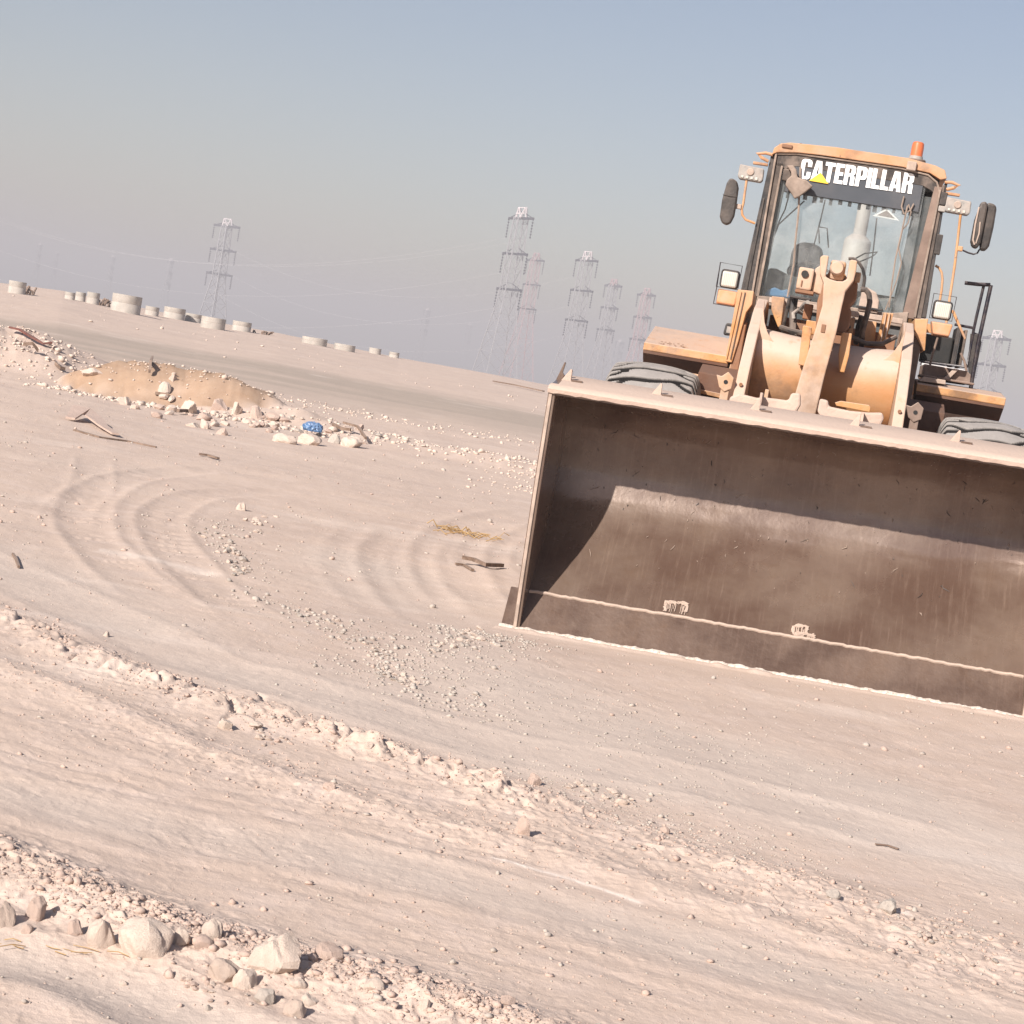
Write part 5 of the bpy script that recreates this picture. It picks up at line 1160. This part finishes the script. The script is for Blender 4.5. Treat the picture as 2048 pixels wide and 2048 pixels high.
# ============================================================ LATTICE TOWERS and wires
def beams(segs):
    mb = MB()
    for a_, b_, w_ in segs:
        a_, b_ = Vector(a_), Vector(b_); d = (b_ - a_).normalized(); r_ = Vector((0, 0, 1)) if abs(d.z) < .9 else Vector((1, 0, 0))
        s_ = d.cross(r_).normalized() * w_ / 2; t_ = d.cross(s_).normalized() * w_ / 2
        vs = [a_ + s_ + t_, a_ - s_ + t_, a_ - s_ - t_, a_ + s_ - t_, b_ + s_ + t_, b_ - s_ + t_, b_ - s_ - t_, b_ + s_ - t_]
        mb.add(vs, [(3, 2, 1, 0), (4, 5, 6, 7), (0, 1, 5, 4), (1, 2, 6, 5), (2, 3, 7, 6), (3, 0, 4, 7)])
    return mb
def pylon_meshes(k):
    """thickness factor k keeps far towers visible; heights from tower foot"""
    H_ = 68.0; arms = [65.4, 55.8, 46.2]
    def hw(z): return 8.5 + (1.9 - 8.5) * (z / 44.0) ** .8 if z < 44 else 1.9 - .5 * (z - 44) / 24
    lv = [0, 8, 15.5, 22.5, 29, 34.5, 39.5, 44, 48, 52, 56, 60, 64, 65.5]
    segs = []
    for z0, z1 in zip(lv[:-1], lv[1:]):
        a_, b_ = hw(z0), hw(z1)
        c0 = [(-a_, -a_, z0), (a_, -a_, z0), (a_, a_, z0), (-a_, a_, z0)]; c1 = [(-b_, -b_, z1), (b_, -b_, z1), (b_, b_, z1), (-b_, b_, z1)]
        for q in range(4):
            segs.append((c0[q], c1[q], .26 * k)); segs.append((c0[q], c1[(q + 1) % 4], .09 * k)); segs.append((c0[(q + 1) % 4], c1[q], .09 * k)); segs.append((c1[q], c1[(q + 1) % 4], .09 * k))
    body = beams(segs).mesh('tower_body')
    half = 7.6; arm_m = beams([((-half, 0, 0), (half, 0, 0), .60 * k), ((-half, 0, 0), (-1.8, 0, 1.5), .15 * k), ((half, 0, 0), (1.8, 0, 1.5), .15 * k), ((-half, 0, .05), (-1.8, .9, .1), .15 * k), ((half, 0, .05), (1.8, .9, .1), .15 * k), ((-4, 0, 0), (-3.4, 0, 1.1), .14 * k), ((4, 0, 0), (3.4, 0, 1.1), .14 * k)]).mesh('crossarm')
    ins = MB()
    for q in range(7): ins.lathe([(.12 * k, -q * .78 - .1), (.27 * k, -q * .78 - .3), (.12 * k, -q * .78 - .6)], (0, 0, 0), 'z', 6)
    ins = ins.tube([(0, 0, 0), (0, 0, -5.4)], .05 * k, 5).mesh('insulator')
    pk = []
    for x in (-1.4, 1.4):
        for y in (-1, 1): pk.append(((x, y, 0), (x * 1.5, y * .2, 3.0), .24 * k))
    pk += [((-2.9, 0, .1), (-2.1, 0, 3.0), .24 * k), ((2.9, 0, .1), (2.1, 0, 3.0), .24 * k), ((-2.1, 0, 2.9), (2.1, 0, 2.9), .22 * k), ((-1.4, 1, 0), (2.1, 0, 3), .2 * k), ((1.4, -1, 0), (-2.1, 0, 3), .2 * k), ((-2.9, 0, .1), (2.9, 0, .1), .24 * k), ((-1.4, -1, 1.2), (1.4, 1, 1.6), .2 * k)]
    peak = beams(pk).mesh('tower_peak')
    return body, arm_m, ins, peak, arms, half
PM = {1: pylon_meshes(1.0), 2: pylon_meshes(1.45), 3: pylon_meshes(3.6)}
def with_mat(me, mt):
    c = me.copy(); c.materials.clear(); c.materials.append(M[mt]); return c
CACHE = {}
def gm(me, mt):
    if (me.name, mt) not in CACHE: CACHE[me.name, mt] = with_mat(me, mt)
    return CACHE[me.name, mt]
TOPS = []
def pylon(px, py, D, kf, label, body='pylon', peak='pylon_white', yaw=-64):
    u = px - 1024; v_ = 1024 - py; a = u * cr - v_ * sr; b = u * sr + v_ * cr - 293
    X = a * D / FPX; zt = CAM_H + b * D / FPX
    bm_, am, im, pm, arms, half = PM[kf]
    t_ = empty('pylon', (X, D, zt - 68.4), R(yaw)); tag(t_, label, 'lattice pylon', 'power line towers behind the desert edge')
    link('tower_body', gm(bm_, body), None, t_)
    p_ = link('tower_peak', gm(pm, peak), None, t_); p_.location = (0, 0, 65.4)
    for z in arms:
        ar = link('crossarm', gm(am, 'pylon_arm'), None, t_); ar.location = (0, 0, z)
        for sx in (-1, 1):
            i_ = link('insulator', gm(im, 'pylon_arm'), None, ar); i_.location = (sx * half, 0, 0)
    pts = []
    for z in arms:
        for sx in (-1, 1):
            pts.append(Vector((X + sx * half * math.cos(R(yaw)), D + sx * half * math.sin(R(yaw)), zt - 68.4 + z - 5.4)))
    TOPS.append(pts); return t_
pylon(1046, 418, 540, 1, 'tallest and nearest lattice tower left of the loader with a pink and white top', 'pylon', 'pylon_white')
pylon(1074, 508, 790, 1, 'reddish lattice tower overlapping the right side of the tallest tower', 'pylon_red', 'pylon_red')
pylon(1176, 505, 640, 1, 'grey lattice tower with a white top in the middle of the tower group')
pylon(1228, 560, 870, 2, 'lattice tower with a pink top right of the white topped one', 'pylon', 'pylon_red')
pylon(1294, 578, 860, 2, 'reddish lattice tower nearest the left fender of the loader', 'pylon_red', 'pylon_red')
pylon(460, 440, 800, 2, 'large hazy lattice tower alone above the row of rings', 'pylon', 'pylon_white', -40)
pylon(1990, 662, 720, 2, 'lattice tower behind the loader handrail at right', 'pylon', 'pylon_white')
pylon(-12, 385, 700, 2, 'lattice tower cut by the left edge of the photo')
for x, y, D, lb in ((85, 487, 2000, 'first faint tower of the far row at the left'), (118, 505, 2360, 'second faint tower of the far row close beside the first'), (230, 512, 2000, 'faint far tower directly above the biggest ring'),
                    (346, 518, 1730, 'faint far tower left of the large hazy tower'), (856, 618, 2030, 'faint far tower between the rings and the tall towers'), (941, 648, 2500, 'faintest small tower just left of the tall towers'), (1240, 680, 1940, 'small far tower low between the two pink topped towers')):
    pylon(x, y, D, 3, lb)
def wire(a_, b_, sag, r_=.05):
    r_ *= .55
    mb = MB(); pts = []
    for q in range(17):
        s_ = q / 16; p_ = a_.lerp(b_, s_); pts.append((p_.x, p_.y, p_.z - sag * 4 * s_ * (1 - s_)))
    mb.tube(pts, r_, 4); o = mb.build('power_line', M['wire']); return o
def run(i0, i1, lb, grp, r_=.05, sag=9, only=(0, 1, 2, 3, 4, 5)):
    for q in only:
        o = wire(TOPS[i0][q], TOPS[i1][q], sag, r_); tag(o, lb, 'power line', grp)
run(7, 0, 'thin power line sagging from the left edge tower to the tallest tower', 'lines to the tallest tower', .05, 12, (0, 1, 2, 4))
run(5, 2, 'thin power line between the large hazy tower and the white topped tower', 'lines to the white topped tower', .055, 14, (0, 2, 4))
run(2, 6, 'thin power line passing behind the loader from the white topped tower', 'lines behind the loader', .05, 16, (0, 1, 4))
run(8, 14, 'faint far power line low over the horizon', 'far low lines', .12, 14, (0, 4))

# ============================================================ HAZE
hz = MB().box(-7000, 7000, -7000, 7000, -31, 52).build('haze', None); hz['kind'] = 'stuff'; hz['label'] = 'thin pale dust haze over the desert'
m = bpy.data.materials.new('dust_haze'); m.use_nodes = True; t = m.node_tree; t.nodes.clear()
pv = t.nodes.new('ShaderNodeVolumePrincipled'); pv.inputs['Color'].default_value = (.77, .755, .79, 1); pv.inputs['Density'].default_value = .0013; pv.inputs['Anisotropy'].default_value = 0.0
mo = t.nodes.new('ShaderNodeOutputMaterial'); t.links.new(pv.outputs[0], mo.inputs['Volume'])
m.cycles.homogeneous_volume = True if hasattr(m, 'cycles') and hasattr(m.cycles, 'homogeneous_volume') else True
hz.data.materials.append(m)
